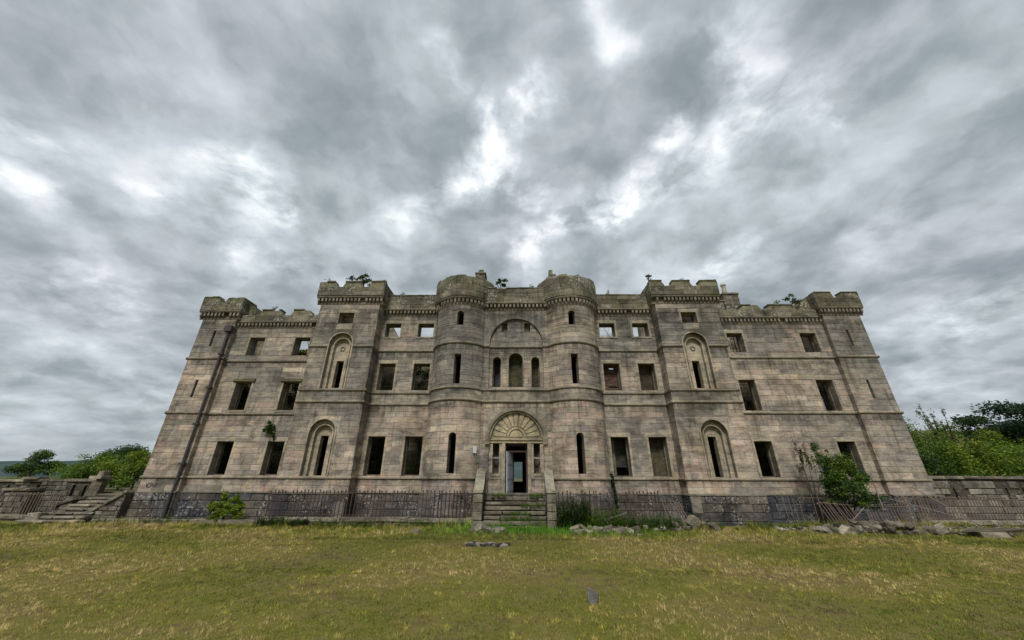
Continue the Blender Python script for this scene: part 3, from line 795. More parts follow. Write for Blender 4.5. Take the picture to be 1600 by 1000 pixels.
# mid towers
for sgn in (-1, 1):
    x0, x1 = (-10.95, -7.33) if sgn < 0 else (7.28, 10.92)
    Yp = P1 - .24
    o = parapet(x0, x1, Yp, 10.98, 11.52, cop=False)
    segs = ((x0, x0 + 1.02), (x0 + 1.30, x0 + 2.42), (x0 + 2.78, x1)) if sgn < 0 else ((x0, x0 + .78), (x0 + 1.12, x0 + 2.28), (x0 + 2.64, x1))
    for i, (a, b) in enumerate(segs): merlon(mpoly(a, b, 11.523, 11.84, 0 if i == 0 else .10, 0 if i == 2 else .12), Yp, .38, o)
    for X, f in ((x0, side_l), (x1, side_r)):
        mp = f(X); m = MB(); poly_extrude(m, mp, [(Yp + .38, 10.98), (Yp + .38, 11.83), (Yp + 1.5, 11.83), (Yp + 1.5, 10.98)], [], -.35, -.001, CORE)
        q = part(m, 'parapet', M_PAR); add_courses(len(WALLS) - 1, mp, Yp + .0, Yp + 1.5, 10.98, 11.82, [], tint_par, h=.3, thick=.03)
# wings
for x0, x1, zz, top, segs in ((-15.55, -10.75, 9.84, 10.18, ((-15.4, -14.95, .0), (-14.50, -13.16, .32), (-12.70, -11.50, .32), (-11.2, -10.76, .32))),
                              (10.72, 16.5, 10.05, 10.44, ((12.40, 13.50, .30), (13.86, 15.45, .30)))):
    Yp = P0 - .17
    o = parapet(x0, x1, Yp, zz, top, cop=False)
    for a, b, hh in segs:
        if hh: merlon(mpoly(a, b, top + .003, top + hh, .12, .12), Yp, .38, o)
# corner tower parapets
for sgn in (-1, 1):
    x0, x1, c1, lo, hi = (-17.68, -15.42, 10.36, 10.85, 11.17) if sgn < 0 else (16.44, 18.80, 10.50, 11.02, 11.36)
    Yp = 18.0 - .22
    o = parapet(x0, x1, Yp, c1, lo, cop=False)
    segs = ((x0, x0 + 1.02), (x0 + 1.22, x1)) if sgn < 0 else ((x0, x0 + 1.04), (x0 + 1.32, x1))
    for i, (a, b) in enumerate(segs): merlon(mpoly(a, b, lo + .003, hi, 0 if i == 0 else .16, 0 if i == 1 else .12), Yp, .38, o)
    for X, f in ((x0, side_l), (x1, side_r)):
        mp = f(X); m = MB(); zt = hi; poly_extrude(m, mp, [(Yp + .38, c1), (Yp + .38, zt), (Yp + 1.05, zt), (Yp + 1.25, lo + .1), (Yp + 1.5, lo), (Yp + 1.5, c1)], [], -.35, -.001, (.15, .14, .10))
        part(m, 'parapet', M_PAR)
        add_courses(len(WALLS) - 1, mp, Yp, Yp + 1.05, c1, hi, [], tint_par, h=.3, thick=.03)
rk = MB(); rk.add([(-15.44, 18.3, 9.85), (-14.55, 18.3, 9.85), (-14.6, 18.3, 10.2), (-14.9, 18.3, 10.45), (-15.0, 18.3, 10.8), (-15.44, 18.3, 11.0), (-15.44, 18.9, 9.85), (-14.55, 18.9, 9.85), (-14.6, 18.9, 10.2), (-14.9, 18.9, 10.45), (-15.0, 18.9, 10.8), (-15.44, 18.9, 11.0)],
   [(0, 1, 2, 3, 4, 5), (11, 10, 9, 8, 7, 6), (1, 7, 8, 2), (2, 8, 9, 3), (3, 9, 10, 4), (4, 10, 11, 5), (5, 11, 6, 0)], (.15, .14, .09)); part(rk, 'broken_parapet', M_PAR)
rk = MB(); rk.add([(16.46, 18.3, 10.06), (15.4, 18.3, 10.06), (15.55, 18.3, 10.6), (15.9, 18.3, 10.9), (16.1, 18.3, 11.2), (16.46, 18.3, 11.3), (16.46, 18.9, 10.06), (15.4, 18.9, 10.06), (15.55, 18.9, 10.6), (15.9, 18.9, 10.9), (16.1, 18.9, 11.2), (16.46, 18.9, 11.3)],
   [(0, 1, 2, 3, 4, 5), (11, 10, 9, 8, 7, 6), (1, 7, 8, 2), (2, 8, 9, 3), (3, 9, 10, 4), (4, 10, 11, 5), (5, 11, 6, 0)], (.15, .14, .09)); part(rk, 'broken_parapet', M_PAR)

# ---- basement walls
def basement(x0, x1, Y, d=.10, z0=-.1, z1=ZB, mpx=None, blocks=True):
    mp = mpx or front(Y); m = MB()
    poly_extrude(m, mp, [(x0, z0), (x0, z1), (x1, z1), (x1, z0)], [], -.4, .03, CORE)
    o = part(m, 'basement_wall', M_BAS); WALLS.append(o)
    st = MB(); nr = 4; h = (z1 - .04 - z0) / nr
    for r_ in range(nr):
        x = x0
        while x < x1 - .02:
            l = min(random.uniform(.45, .95), x1 - x)
            if x1 - x - l < .2: l = x1 - x
            BLOCKS.append((-1, len(WALLS) - 1, block(mp, x + .006, x + l - .006, z0 + r_ * h + .005, z0 + (r_ + 1) * h - .005, .0, d, 1, .02, tint_bas(x, Y, z0 + r_ * h), .015))); x += l
    c = MB(); molding(c, mp, x0, x1, [(0, z1 - .04), (d + .03, z1 - .04), (d + .02, z1), (.036, z1 + .03), (0, z1 + .03)], 1, (.16, .15, .12)); part(c, 'plinth_cap', M_TRIM)
    return o
basement(-15.62, -10.75, P0); basement(10.72, 16.66, P0); basement(-7.55, -4.2, P0); basement(4.1, 7.5, P0)
basement(-10.80, -7.48, P1, .14); basement(7.44, 10.76, P1, .14); basement(-17.5, -15.57, 18.0, .12); basement(16.62, 18.63, 18.0, .12); basement(-1.85, 1.75, P1, .03)
basement(18.0, 20.2, 0, .1, mpx=side_l(-17.45)); basement(18.0, 20.2, 0, .1, mpx=side_r(18.58))
basement(P1 - .14, P0, 0, .08, mpx=side_r(-7.55)); basement(P1 - .14, P0, 0, .08, mpx=side_l(7.5))

# ---- body behind: side and rear walls, inner walls, floor slabs added to block daylight
def inner(name, x0, x1, y0, y1, poly=None, z0=0, z1=9, col=(.24, .215, .165), label=None):
    m = MB()
    if poly: poly_extrude(m, front(y0), poly, [], -(y1 - y0), 0, col)
    else: m.box(x0, x1, y0, y1, z0, z1, col)
    return part(m, name, M_INN, label=label)
# side walls with windows (seen only from the side)
for X, f in ((-17.45, side_l), (18.58, side_r)):
    mp = f(X); m = MB(); wl = [(21.5 + 3 * i, 22.3 + 3 * i, z, z + 1.5) for i in range(3) for z in (1.95, 5.0)]
    poly_extrude(m, mp, [(20.2, 0), (20.2, 10.2), (30.2, 10.2), (30.2, 0)], [[(a, c), (a, d), (b, d), (b, c)] for a, b, c, d in wl], -TH, 0, CORE)
    o = part(m, 'side_wall', M_ASH); WALLS.append(o); add_courses(len(WALLS) - 1, mp, 20.2, 30.2, 1.25, 10.0, wl, tint_wall, h=.32, lmin=.7, lmax=1.3)
# rear wall; a doorway in line with the front door, a broken top
m = MB()
rear = [(-17, 0), (-17, 9.6), (-14, 9.4), (-11, 9.8), (-7, 8.4), (-3, 9.0), (2, 8.2), (5, 9.0), (8, 9.6), (13, 9.8), (18.1, 9.8), (18.1, 0)]
rh = [[(-.28, 1.66), (-.28, 3.05), (.37, 3.05), (.37, 1.66)]] + [[(x, 5.2), (x, 6.9), (x + .9, 6.9), (x + .9, 5.2)] for x in (-15.5, -12.5, -5.2, -3.2, 2.6, 4.8, 9.5, 14.5)]
poly_extrude(m, front(29.6), rear, rh, -.6, 0, (.22, .20, .15)); part(m, 'rear_wall', M_INN)
inner('inner_wall', 0, 0, 21.6, 22.1, [(-17, 0), (-17, 11.4), (-15.35, 11.3), (-15.2, 9.3), (-12.5, 9.15), (-12.2, 8.2), (-11.2, 8.0), (-11.0, 9.6), (-9.0, 9.9), (-8.95, 11.3), (-8.3, 11.15), (-7.8, 10.3), (-7.6, 9.3), (-7.4, 8.7), (-5.9, 8.8), (-1.8, 8.6), (-1.1, 7.4), (-1.1, 0)])
inner('inner_wall', 0, 0, 21.6, 22.1, [(1.1, 0), (1.1, 8.2), (3.2, 8.0), (5.0, 7.6), (7.9, 7.7), (8.0, 11.6), (9.0, 11.9), (13, 11.9), (16.5, 12.2), (18.1, 12.0), (18.1, 0)])
inner('inner_wall', 0, 0, 21.6, 22.1, [(-1.098, 3.35), (-1.098, 7.8), (.3, 8.7), (1.098, 8.3), (1.098, 3.35)])
def tint_in(x, y, z):
    g = noise.noise(Vector((x * .5, 3, z * .6))); c = Vector((.23, .205, .16)).lerp(Vector((.13, .14, .075)), min(max(.5 + g * 1.6, 0), 1)); return tuple(c * random.uniform(.45, 1.3))
WALLS.append([o for o in castle.children if o.name.startswith('inner_wall')][0]); nb0 = len(BLOCKS)
for xa_, xb_ in ((-16.9, -1.15), (1.15, 18.0)): add_courses(len(WALLS) - 1, front(21.6), xa_, xb_, 1.2, 7.35, [], tint_in, h=.26, lmin=.25, lmax=.7, thick=.05, gap=.02)
for q_ in range(nb0, len(BLOCKS)): BLOCKS[q_] = (-1, BLOCKS[q_][1], BLOCKS[q_][2])
for x in (-10.6, -4.6, 4.3, 10.4): inner('cross_wall', x, x + .5, 18.9, 21.59, z0=0, z1=8.0)
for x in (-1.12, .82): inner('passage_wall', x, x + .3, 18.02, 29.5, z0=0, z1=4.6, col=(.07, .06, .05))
inner('floor_shade_slab', -16.9, -1.13, 18.81, 19.7, z0=4.35, z1=4.6, col=(.07, .06, .05)); inner('floor_shade_slab', 1.13, 18.1, 18.81, 19.7, z0=4.35, z1=4.6, col=(.07, .06, .05))  # added to cut off daylight and keep the windows below dark
inner('floor_shade_slab', -1.12, 1.12, 18.05, 29.5, z0=4.61, z1=4.8, col=(.07, .06, .05)); inner('floor_shade_slab', -.81, .81, 17.95, 29.5, z0=.9, z1=1.18, col=(.06, .05, .04))
# closed backs of the mid and round towers (small rooms coloured dark, slabs block daylight)
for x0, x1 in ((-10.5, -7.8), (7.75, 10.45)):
    inner('tower_back_wall', x0, x1, 19.0, 19.3, z0=0, z1=11.3, col=(.06, .055, .05)); inner('floor_shade_slab', x0, x1, 17.95, 19.0, z0=8.9, z1=9.05, col=(.06, .055, .05)); inner('floor_shade_slab', x0, x1, 17.95, 19.0, z0=4.4, z1=4.6, col=(.06, .055, .05))
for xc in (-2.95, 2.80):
    inner('tower_back_wall', xc - 1.15, xc + 1.15, 18.5, 18.8, z0=0, z1=10.6, col=(.05, .048, .045)); inner('floor_shade_slab', xc - 1.1, xc + 1.1, 17.6, 18.5, z0=8.0, z1=8.2, col=(.06, .055, .05)); inner('floor_shade_slab', xc - .9, xc + .9, 17.35, 18.5, z0=10.1, z1=10.24, col=(.06, .055, .05))
# infills seen in single windows
def infill(name, a, b, z0, z1, y, col, mat, label=None): m = MB(); m.box(a - .05, b + .05, y, y + .12, z0 - .02, z1 + .03, col); return part(m, name, mat, label=label)
infill('window_board', 6.32, 7.17, 1.95, 3.71, P0 + .46, (.075, .068, .046), M_INN, 'dull green-brown board filling the window')
infill('window_board', 4.50, 5.34, 2.4, 3.71, P0 + .75, (.055, .052, .058), M_INN, 'grey board behind the window')
infill('window_board', 6.32, 7.17, 5.98, 7.40, P0 + .46, (.08, .066, .05), M_INN, 'stained board filling the window')
infill('window_board', CX - .40, CX + .36, 6.0, 7.95, P1 + .56, (.062, .058, .036), M_INN, 'mossy board in the middle arched window')
infill('window_board', CX + .78, CX + 1.20, 6.0, 7.75, P1 + .56, (.055, .048, .032), M_INN, 'brown board in the arched window')
infill('window_board', CX - 1.20, CX - .76, 6.0, 7.9, P1 + .75, (.045, .045, .06), M_INN, 'dark board in the arched window')
bw = MB()
for r_ in range(19):
    for k in range(-1, 5):
        x = 4.45 + k * .235 + (.117 if r_ % 2 else 0); z = 5.98 + r_ * .078
        a, b = max(x, 4.44), min(x + .22, 5.40)
        if b - a > .03 and random.random() > .03: bw.box(a, b, P0 + .42 + random.uniform(0, .012), P0 + .53, z, z + .067, shade(random.choice([(.17, .085, .07), (.13, .075, .065), (.12, .09, .075)]), random.uniform(.65, 1.2)))
bwo = part(bw, 'brick_infill', M_BRICK, label='red brick blocking', kind='stuff')

# ---- chimneys, drainpipe, notice, scrawl
def chimney(x0, x1, y, z0, z1, pots):
    m = MB(); h = .3; z = z0
    m.box(x0 + .02, x1 - .02, y, y + .7, z0, z1, CORE)
    o = part(m, 'chimney_stack', M_PAR); 
    while z < z1 - .05:
        k = MB(); k.add(*block(front(y), x0, (x0 + x1) / 2 - .01 + random.uniform(-.08, .08), z + .005, z + h - .005, 0, .03, 1, .012, tint_par(0, 0, 0))); k.add(*block(front(y), (x0 + x1) / 2 + .08, x1, z + .005, z + h - .005, 0, .03, 1, .012, tint_par(0, 0, 0)))
        part(k, 'stone', M_PAR, o).location = (0, 0, 0); z += h
    c = MB(); c.box(x0 - .05, x1 + .05, y - .08, y + .76, z1, z1 + .09, (.17, .16, .11)); part(c, 'chimney_cap', M_PAR, o).location = (0, 0, 0)
    for px, r_, hh in pots:
        p = MB(); p.tube([(px, y + .3, z1 + .092), (px, y + .3, z1 + .10 + hh * .85), (px, y + .3, z1 + .10 + hh * .86), (px, y + .3, z1 + .10 + hh)], [r_, r_ * .85, r_ * 1.1, r_ * 1.1], 10); part(p, 'chimney_pot', M_CLAY, o, smooth=False).location = (0, 0, 0)
chimney(-2.66, -2.06, 20.0, 8, 13.98, [])
k = MB(); k.box(-2.52, -2.20, 20.1, 20.5, 14.073, 14.36, (.16, .15, .10)); k.box(-2.05, -1.86, 20.1, 20.6, 12.0, 13.3, (.15, .14, .10)); part(k, 'broken_chimney_top', M_PAR)
chimney(1.90, 2.55, 20.0, 8, 13.55, [])
k = MB(); k.box(2.03, 2.50, 20.05, 20.5, 13.643, 14.0, (.16, .15, .10)); k.box(2.06, 2.30, 20.1, 20.4, 14.003, 14.33, (.15, .145, .10)); part(k, 'broken_chimney_top', M_PAR)
chimney(13.45, 14.45, 21.0, 8, 12.95, [(13.85, .15, .80)])
chimney(12.85, 13.42, 21.05, 8, 12.45, [(13.13, .19, .45)])

dp = MB(); dp.tube([(-15.71, 17.86, 9.1), (-15.71, 17.86, 1.2)], .058, 10); dp.tube([(-15.71, 17.80, .0), (-15.71, 17.80, 1.2), (-15.71, 17.86, 1.25)], .07, 10)
dp.box(-15.90, -15.52, 17.72, 17.94, 9.1, 9.42)
for z in (2.4, 4.2, 6.0, 7.8): dp.box(-15.83, -15.59, 17.78, 17.955, z, z + .08)
part(dp, 'drainpipe', M_PIPE)
gr = MB()
def scrawl(pts, y, w_=.018):
    for i in range(len(pts) - 1): gr.tube([(pts[i][0], y, pts[i][1]), (pts[i + 1][0], y, pts[i + 1][1])], w_, 4, (.03, .03, .03))
X0, Z0 = -16.98, 1.50; yg = 17.963
scrawl([(X0 + .13 * cos(a) * (1 - a / 14), Z0 + .12 * sin(a) * (1 - a / 14)) for a in [k * .5 for k in range(16)]], yg)
scrawl([(X0 + .17, Z0 + .1), (X0 + .28, Z0 - .08), (X0 + .33, Z0 + .10), (X0 + .25, Z0 + .12)], yg); scrawl([(X0 - .17, Z0 + .1), (X0 - .1, Z0 - .1)], yg)
part(gr, 'graffiti_scrawl', M_GRAF, label='small black looping scrawl')
sg = MB(); sg.box(-1.98, -1.80, 17.30, 17.33, 2.90, 3.20); 
sgo = sg.build('notice', M_SIGN); tag(sgo, 'small white notice fixed beside the entrance on the left round tower', 'sign')
sgo.data.transform(Matrix.Translation((1.89, -17.315, -3.05))); sgo.location = (-1.93, 17.155, 3.05); sgo.rotation_euler = (0, 0, radians(45))

# ---- hand out the stones: the 300 that show largest are objects, the rest one mesh
BLOCKS.sort(key=lambda b: -b[0])
allm = {id(M_ASH): M_ASH}
rest = {'w': MB(), 'p': MB()}
n_obj = 0
restb = MB()
for i, (seen, wi, geo) in enumerate(BLOCKS):
    wall = WALLS[wi]
    if i < 300:
        vs, fs, col = geo
        c0 = sum((Vector(v) for v in vs), Vector()) / len(vs)
        m = MB(); m.add([tuple(Vector(v) - c0) for v in vs], fs, col)
        o = m.build('stone', wall.data.materials[0], wall); 
        o.location = c0
    else:
        mt = wall.data.materials[0].name
        rest.setdefault(mt, MB()).add(*geo)
comb = MB(); mats = []; mi = []
for k, mbk in rest.items():
    if not mbk.v: continue
    mats.append(bpy.data.materials[k]); b = len(comb.v); comb.v += mbk.v; comb.f += [tuple(b + i for i in f) for f in mbk.f]; comb.c += mbk.c; mi += [len(mats) - 1] * len(mbk.f)
so = part(comb, 'ashlar_stones', mats[0], kind='stuff', recalc=False)
for m_ in mats[1:]: so.data.materials.append(m_)
so.data.polygons.foreach_set('material_index', mi); so.data.update()

# ------------------------------------------------------------------ ground
def height(x, y):
    h = .05 * noise.noise(Vector((x * .12, y * .12, 0))) + .018 * noise.noise(Vector((x * .7, y * .7, 3)))
    if y > 15.5: h += min((y - 15.5) / 2.0, 1) * .06
    return h
def bank(x, y):
    e = max(0, 1 - ((x - 15.2) / 4.9) ** 4) * max(0, 1 - ((y - 16.45) / .95) ** 2)
    return height(x, y) - .05 + e * (.22 + .10 * noise.noise(Vector((x * 1.3, y * 1.3, 0))))
def grid_mesh(name, xs, ys, hf, mat, kind='structure', smooth=True):
    nx, ny = len(xs), len(ys)
    v = [(x, y, hf(x, y)) for y in ys for x in xs]
    f = [(j * nx + i, j * nx + i + 1, (j + 1) * nx + i + 1, (j + 1) * nx + i) for j in range(ny - 1) for i in range(nx - 1)]
    me = bpy.data.meshes.new(name); me.from_pydata(v, [], f); me.materials.append(mat)
    if smooth: me.polygons.foreach_set('use_smooth', [True] * len(f))
    o = bpy.data.objects.new(name, me); COL.objects.link(o); o['kind'] = kind
    return o
def lin(a, b, n): return [a + (b - a) * i / (n - 1) for i in range(n)]
xs = sorted(set([-2500, -900, -300, -120, -60, -40] + lin(-30, 30, 121) + [40, 60, 120, 300, 900, 2500]))
ys = sorted(set([-2500, -600, -100, -30, -10, 0] + lin(3, 21, 61) + [30, 60, 200, 600, 1500, 3500]))
grid_mesh('lawn', xs, ys, lambda x, y: height(x, y) if -30 <= x <= 30 and 3 <= y <= 21 else -.05, M_TURF)
# terrace level behind the castle and its flanking walls
def terr(x, y):
    n = .15 * noise.noise(Vector((x * .1, y * .1, 7)))
    if x > 17: return 1.15 + n + max(0, min((y - 24) / 90, 1)) * 14.5 * min(max((x - 17) / 30, .25), 1)
    return 1.15 + n + max(0, (y - 40)) * .004
def slab_ground(name, x0, x1, y0, y1, nx, ny):
    xs = lin(x0, x1, nx); ys = [y0 - .25] + lin(y0, y1, ny)
    o = grid_mesh(name, xs, ys, lambda x, y: -.3 if y < y0 - .1 else terr(x, y), M_BANK)
slab_ground('terrace_ground', -260, -17.7, 20.3, 240, 60, 50)
slab_ground('terrace_ground', 18.85, 260, 18.75, 240, 60, 50)
slab_ground('terrace_ground', -17.69, 18.84, 30.3, 240, 20, 50)
# far hills
def hills(name, y0, xs, top, mat, depth=300):
    v = []; f = []
    n = len(xs)
    for x in xs:
        t = top(x); v += [(x, y0, -1), (x, y0 + depth * .5, t * .75), (x, y0 + depth, t), (x, y0 + depth * 1.6, t * .8)]
    for i in range(n - 1):
        for k in range(3): f.append((i * 4 + k, (i + 1) * 4 + k, (i + 1) * 4 + k + 1, i * 4 + k + 1))
    me = bpy.data.meshes.new(name); me.from_pydata(v, [], f); me.materials.append(mat); me.polygons.foreach_set('use_smooth', [True] * len(f))
    o = bpy.data.objects.new(name, me); COL.objects.link(o); o['kind'] = 'structure'
hills('hill', 900, lin(-2600, 2600, 120), lambda x: 52 + 12 * noise.noise(Vector((x * .0016, 2, 0))) + 5 * noise.noise(Vector((x * .01, 5, 0))) + (x + 1300) * .004, M_HILL)

# grass: one mesh of blades
def grass():
    rng = np.random.default_rng(3)
    xs_, ys_, hs, kinds = [], [], [], []
    def zone(n, y0, y1, hm, pw=1.0):
        y = y0 + (y1 - y0) * rng.random(n) ** pw
        x = (rng.random(n) * 2 - 1) * (y * 1.6 + 2.5) + .1
        xs_.append(x); ys_.append(y); hs.append(hm * rng.uniform(.5, 1.3, n))
    zone(480000, 4.2, 9.5, .022); zone(300000, 9.0, 14.0, .032); zone(180000, 13.5, 16.9, .055)
    x = np.concatenate(xs_); y = np.concatenate(ys_); h = np.concatenate(hs)
    # longer, greener tufts at the foot of the walls and steps
    n = 60000; x2 = rng.uniform(-24, 24, n); y2 = 16.62 - np.abs(rng.normal(0, .45, n)); x = np.concatenate([x, x2]); y = np.concatenate([y, y2]); h = np.concatenate([h, rng.uniform(.05, .17, n) * np.exp(-(16.7 - y2) * 1.2) * np.array([max(.35, 1.1 + 2.2 * noise.noise(Vector((float(q) * .9, 0, 6)))) for q in x2])])
    keep = np.ones(len(x), bool)
    N = len(x)
    patch = np.array([noise.noise(Vector((float(a) * .33, float(b) * .4, 1.7))) + .55 * noise.noise(Vector((float(a) * 1.3, float(b) * 1.9, 4.2))) for a, b in zip(x, y)])
    z = np.array([max(height(float(a), float(b)), bank(float(a), float(b)) if a > 10 and b > 15 else -1) for a, b in zip(x, y)])
    g = (y > 14.6) * .35
    lush = np.clip(1.5 * np.exp(-((x - .9) / 3.6) ** 2 - ((y - 15.75) / .95) ** 2), 0, 1)
    h = h * (1 + 1.3 * lush)
    fine = np.array([noise.noise(Vector((float(a) * 5.5, float(b) * 4.0, 8.0))) + .7 * noise.noise(Vector((float(a) * 13, float(b) * 9.0, 2.0))) for a, b in zip(x, y)])
    h = h * np.clip(1 + 1.8 * fine, .2, 3.0)
    k = np.clip(.42 + patch * 1.9 + fine * .5 - g - lush * 1.2 + rng.normal(0, .16, N), 0, 1)[:, None]
    green = np.array([.135, .175, .018]); olive = np.array([.310, .285, .042]); straw = np.array([.34, .275, .125]); brown = np.array([.19, .125, .062]); lg = np.array([.100, .240, .020])
    col = np.where(k < .5, green + (olive - green) * (k * 2), olive + (straw - olive) * (k * 2 - 1))
    m = (rng.random(N) < .10 + .22 * k[:, 0]); col[m] = brown
    m = (rng.random(N) < .10); col[m] = straw * 1.25
    col = col * (1 - lush[:, None]) + lg * lush[:, None]
    col *= (rng.uniform(.65, 1.3, N) * np.clip(1 + fine * .9, .5, 1.6))[:, None]
    cs = np.where(y < 9, .035, np.where(y < 13, .055, .085))
    hsh = np.abs(np.sin(np.floor(x / cs) * 12.9898 + np.floor(y / (cs * 1.6)) * 78.233) * 43758.5453) % 1.0
    hs2 = np.abs(np.sin(np.floor((x + .013) / (cs * 2.3)) * 39.346 + np.floor(y / (cs * 3.1)) * 11.135) * 24634.6345) % 1.0
    col *= np.clip(1.06 + .42 * patch, .6, 1.5)[:, None]
    col *= ((.50 + .95 * hsh) * (.72 + .55 * hs2))[:, None]
    # worn brown ground: the scrape behind the carved stone, the strip by the blackened slabs, a few trodden places
    bare = np.zeros(N)
    for bx, by, rx, ry, wt in ((1.0, 8.9, 1.5, 1.3, .75), (.3, 12.7, 3.2, .8, .6), (-5.2, 10.6, 3.0, .8, .45), (6.5, 13.2, 3.0, .9, .4), (-12.0, 14.2, 3.5, .7, .4), (4.2, 6.6, 1.4, .8, .35)):
        bare = np.maximum(bare, wt * np.exp(-((x - bx) / rx) ** 2 - ((y - by) / ry) ** 2))
    hit = rng.random(N) < bare * (1 + fine * 1.5)
    col[hit] = np.array([.150, .118, .085]) * rng.uniform(.6, 1.2, hit.sum())[:, None]
    h = np.where(hit, h * .45, h)
    ang = rng.uniform(0, 2 * pi, N); lean = rng.uniform(.15, 1.1, N) * h
    wdt = np.clip(.0028 + .00055 * y, .005, .014) * rng.uniform(.6, 1.3, N)
    px, py = np.cos(ang + pi / 2) * wdt / 2, np.sin(ang + pi / 2) * wdt / 2
    V = np.empty((N, 3, 3), np.float32)
    V[:, 0] = np.stack([x - px, y - py, z - .004], 1); V[:, 1] = np.stack([x + px, y + py, z - .004], 1); V[:, 2] = np.stack([x + np.cos(ang) * lean, y + np.sin(ang) * lean, z + h], 1)
    me = bpy.data.meshes.new('grass'); me.vertices.add(N * 3); me.vertices.foreach_set('co', V.ravel())
    me.loops.add(N * 3); me.loops.foreach_set('vertex_index', np.arange(N * 3, dtype=np.int32)); me.polygons.add(N); me.polygons.foreach_set('loop_start', np.arange(0, N * 3, 3, dtype=np.int32)); me.update()
    at = me.attributes.new('tint', 'FLOAT_COLOR', 'POINT'); c = np.ones((N, 3, 4), np.float32); c[:, :, :3] = col[:, None, :]; c[:, :2, :3] *= .75; at.data.foreach_set('color', c.ravel())
    me.materials.append(M_GRASS); o = bpy.data.objects.new('grass', me); COL.objects.link(o); o['kind'] = 'stuff'; o['label'] = 'short patchy grass of the lawn'; o['category'] = 'grass'
grass()

# ------------------------------------------------------------------ foliage
def leaves_mesh(name, clumps, n, size, cols, seed=0, squash=1.0, up=.0):
    """clumps: (x,y,z,rx,ry,rz); leaves are small folded quads scattered mostly near each clump's shell"""
    rng = np.random.default_rng(seed)
    C = np.array([c[:3] for c in clumps]); Rr = np.array([c[3:6] for c in clumps])
    wts = (Rr.prod(1)) ** .75; wts /= wts.sum()
    idx = rng.choice(len(clumps), n, p=wts)
    d = rng.normal(size=(n, 3)); d /= np.linalg.norm(d, axis=1)[:, None]
    rad = rng.random(n) ** .45 * (1 + .18 * rng.normal(size=n).clip(-1, 1.6))
    P = C[idx] + d * Rr[idx] * rad[:, None]
    # orientation
    a = rng.normal(size=(n, 3)); a[:, 2] = a[:, 2] * .6 + up; a /= np.linalg.norm(a, axis=1)[:, None]
    b = np.cross(a, rng.normal(size=(n, 3))); b /= np.linalg.norm(b, axis=1)[:, None]
    s = size * rng.uniform(.55, 1.3, n)[:, None]
    V = np.empty((n, 4, 3), np.float32)
    V[:, 0] = P - a * s; V[:, 1] = P + b * s * .45; V[:, 2] = P + a * s; V[:, 3] = P - b * s * .45
    N = n
    me = bpy.data.meshes.new(name); me.vertices.add(N * 4); me.vertices.foreach_set('co', V.ravel())
    me.loops.add(N * 4); me.loops.foreach_set('vertex_index', np.arange(N * 4, dtype=np.int32)); me.polygons.add(N); me.polygons.foreach_set('loop_start', np.arange(0, N * 4, 4, dtype=np.int32)); me.update()
    cols = np.array(cols); clump_c = rng.integers(0, len(cols), len(clumps))
    ci = np.where(rng.random(n) < .6, clump_c[idx], rng.integers(0, len(cols), n))
    col = cols[ci] * rng.uniform(.7, 1.3, n)[:, None]
    at = me.attributes.new('tint', 'FLOAT_COLOR', 'POINT'); c = np.ones((N, 4, 4), np.float32); c[:, :, :3] = col[:, None, :]; at.data.foreach_set('color', c.ravel())
    me.materials.append(M_LEAF)
    return me
def rnd_clumps(cx, cy, cz, rx, ry, rz, n, k=.38, seed=0, flat=.8):
    rg = random.Random(seed); out = []
    for i in range(n):
        a = rg.uniform(0, 2 * pi); e = rg.uniform(-.6, 1); q = rg.random() ** .5
        ce = sqrt(max(0, 1 - e * e))
        s = k * rg.uniform(.6, 1.35)
        out.append((cx + rx * q * ce * cos(a), cy + ry * q * ce * sin(a), cz + rz * q * e, rx * s, ry * s, rz * s * flat))
    return out
def plant(name, label, cat, base, clumps, n, size, cols, stems=(), seed=0, group=None, up=0.0, part_name='foliage', trunk_name='stem', srad=.02):
    root = empty(name, base); tag(root, label, cat, group)
    me = leaves_mesh(part_name, clumps, n, size, cols, seed, up=up)
    me.transform(Matrix.Translation(-Vector(base)))
    o = bpy.data.objects.new(part_name, me); COL.objects.link(o); o.parent = root
    if stems:
        m = MB()
        for pts, rads in stems: m.tube([tuple(Vector(p) - Vector(base)) for p in pts], rads, 6)
        m.build(trunk_name, M_BARK, root, smooth=True, kind='stuff' if len(stems) > 1 else None)
    return root
DG = [(.018, .042, .012), (.028, .060, .016), (.040, .078, .020), (.030, .055, .024)]
MG = [(.062, .125, .016), (.092, .160, .020), (.048, .100, .018), (.122, .178, .026)]
YG = [(.155, .215, .020), (.120, .185, .016), (.200, .230, .030), (.090, .150, .018)]
OL = [(.085, .095, .030), (.11, .10, .040), (.06, .075, .022)]
def stemset(base, tips, r0=.05, seed=0):
    rg = random.Random(seed); out = []
    for t in tips:
        b = Vector(base); t = Vector(t); m = b.lerp(t, .5) + Vector((rg.uniform(-.1, .1), rg.uniform(-.1, .1), .1)) * (t - b).length * .5
        out.append(([tuple(b), tuple(m), tuple(t)], [r0, r0 * .65, r0 * .2]))
    return out

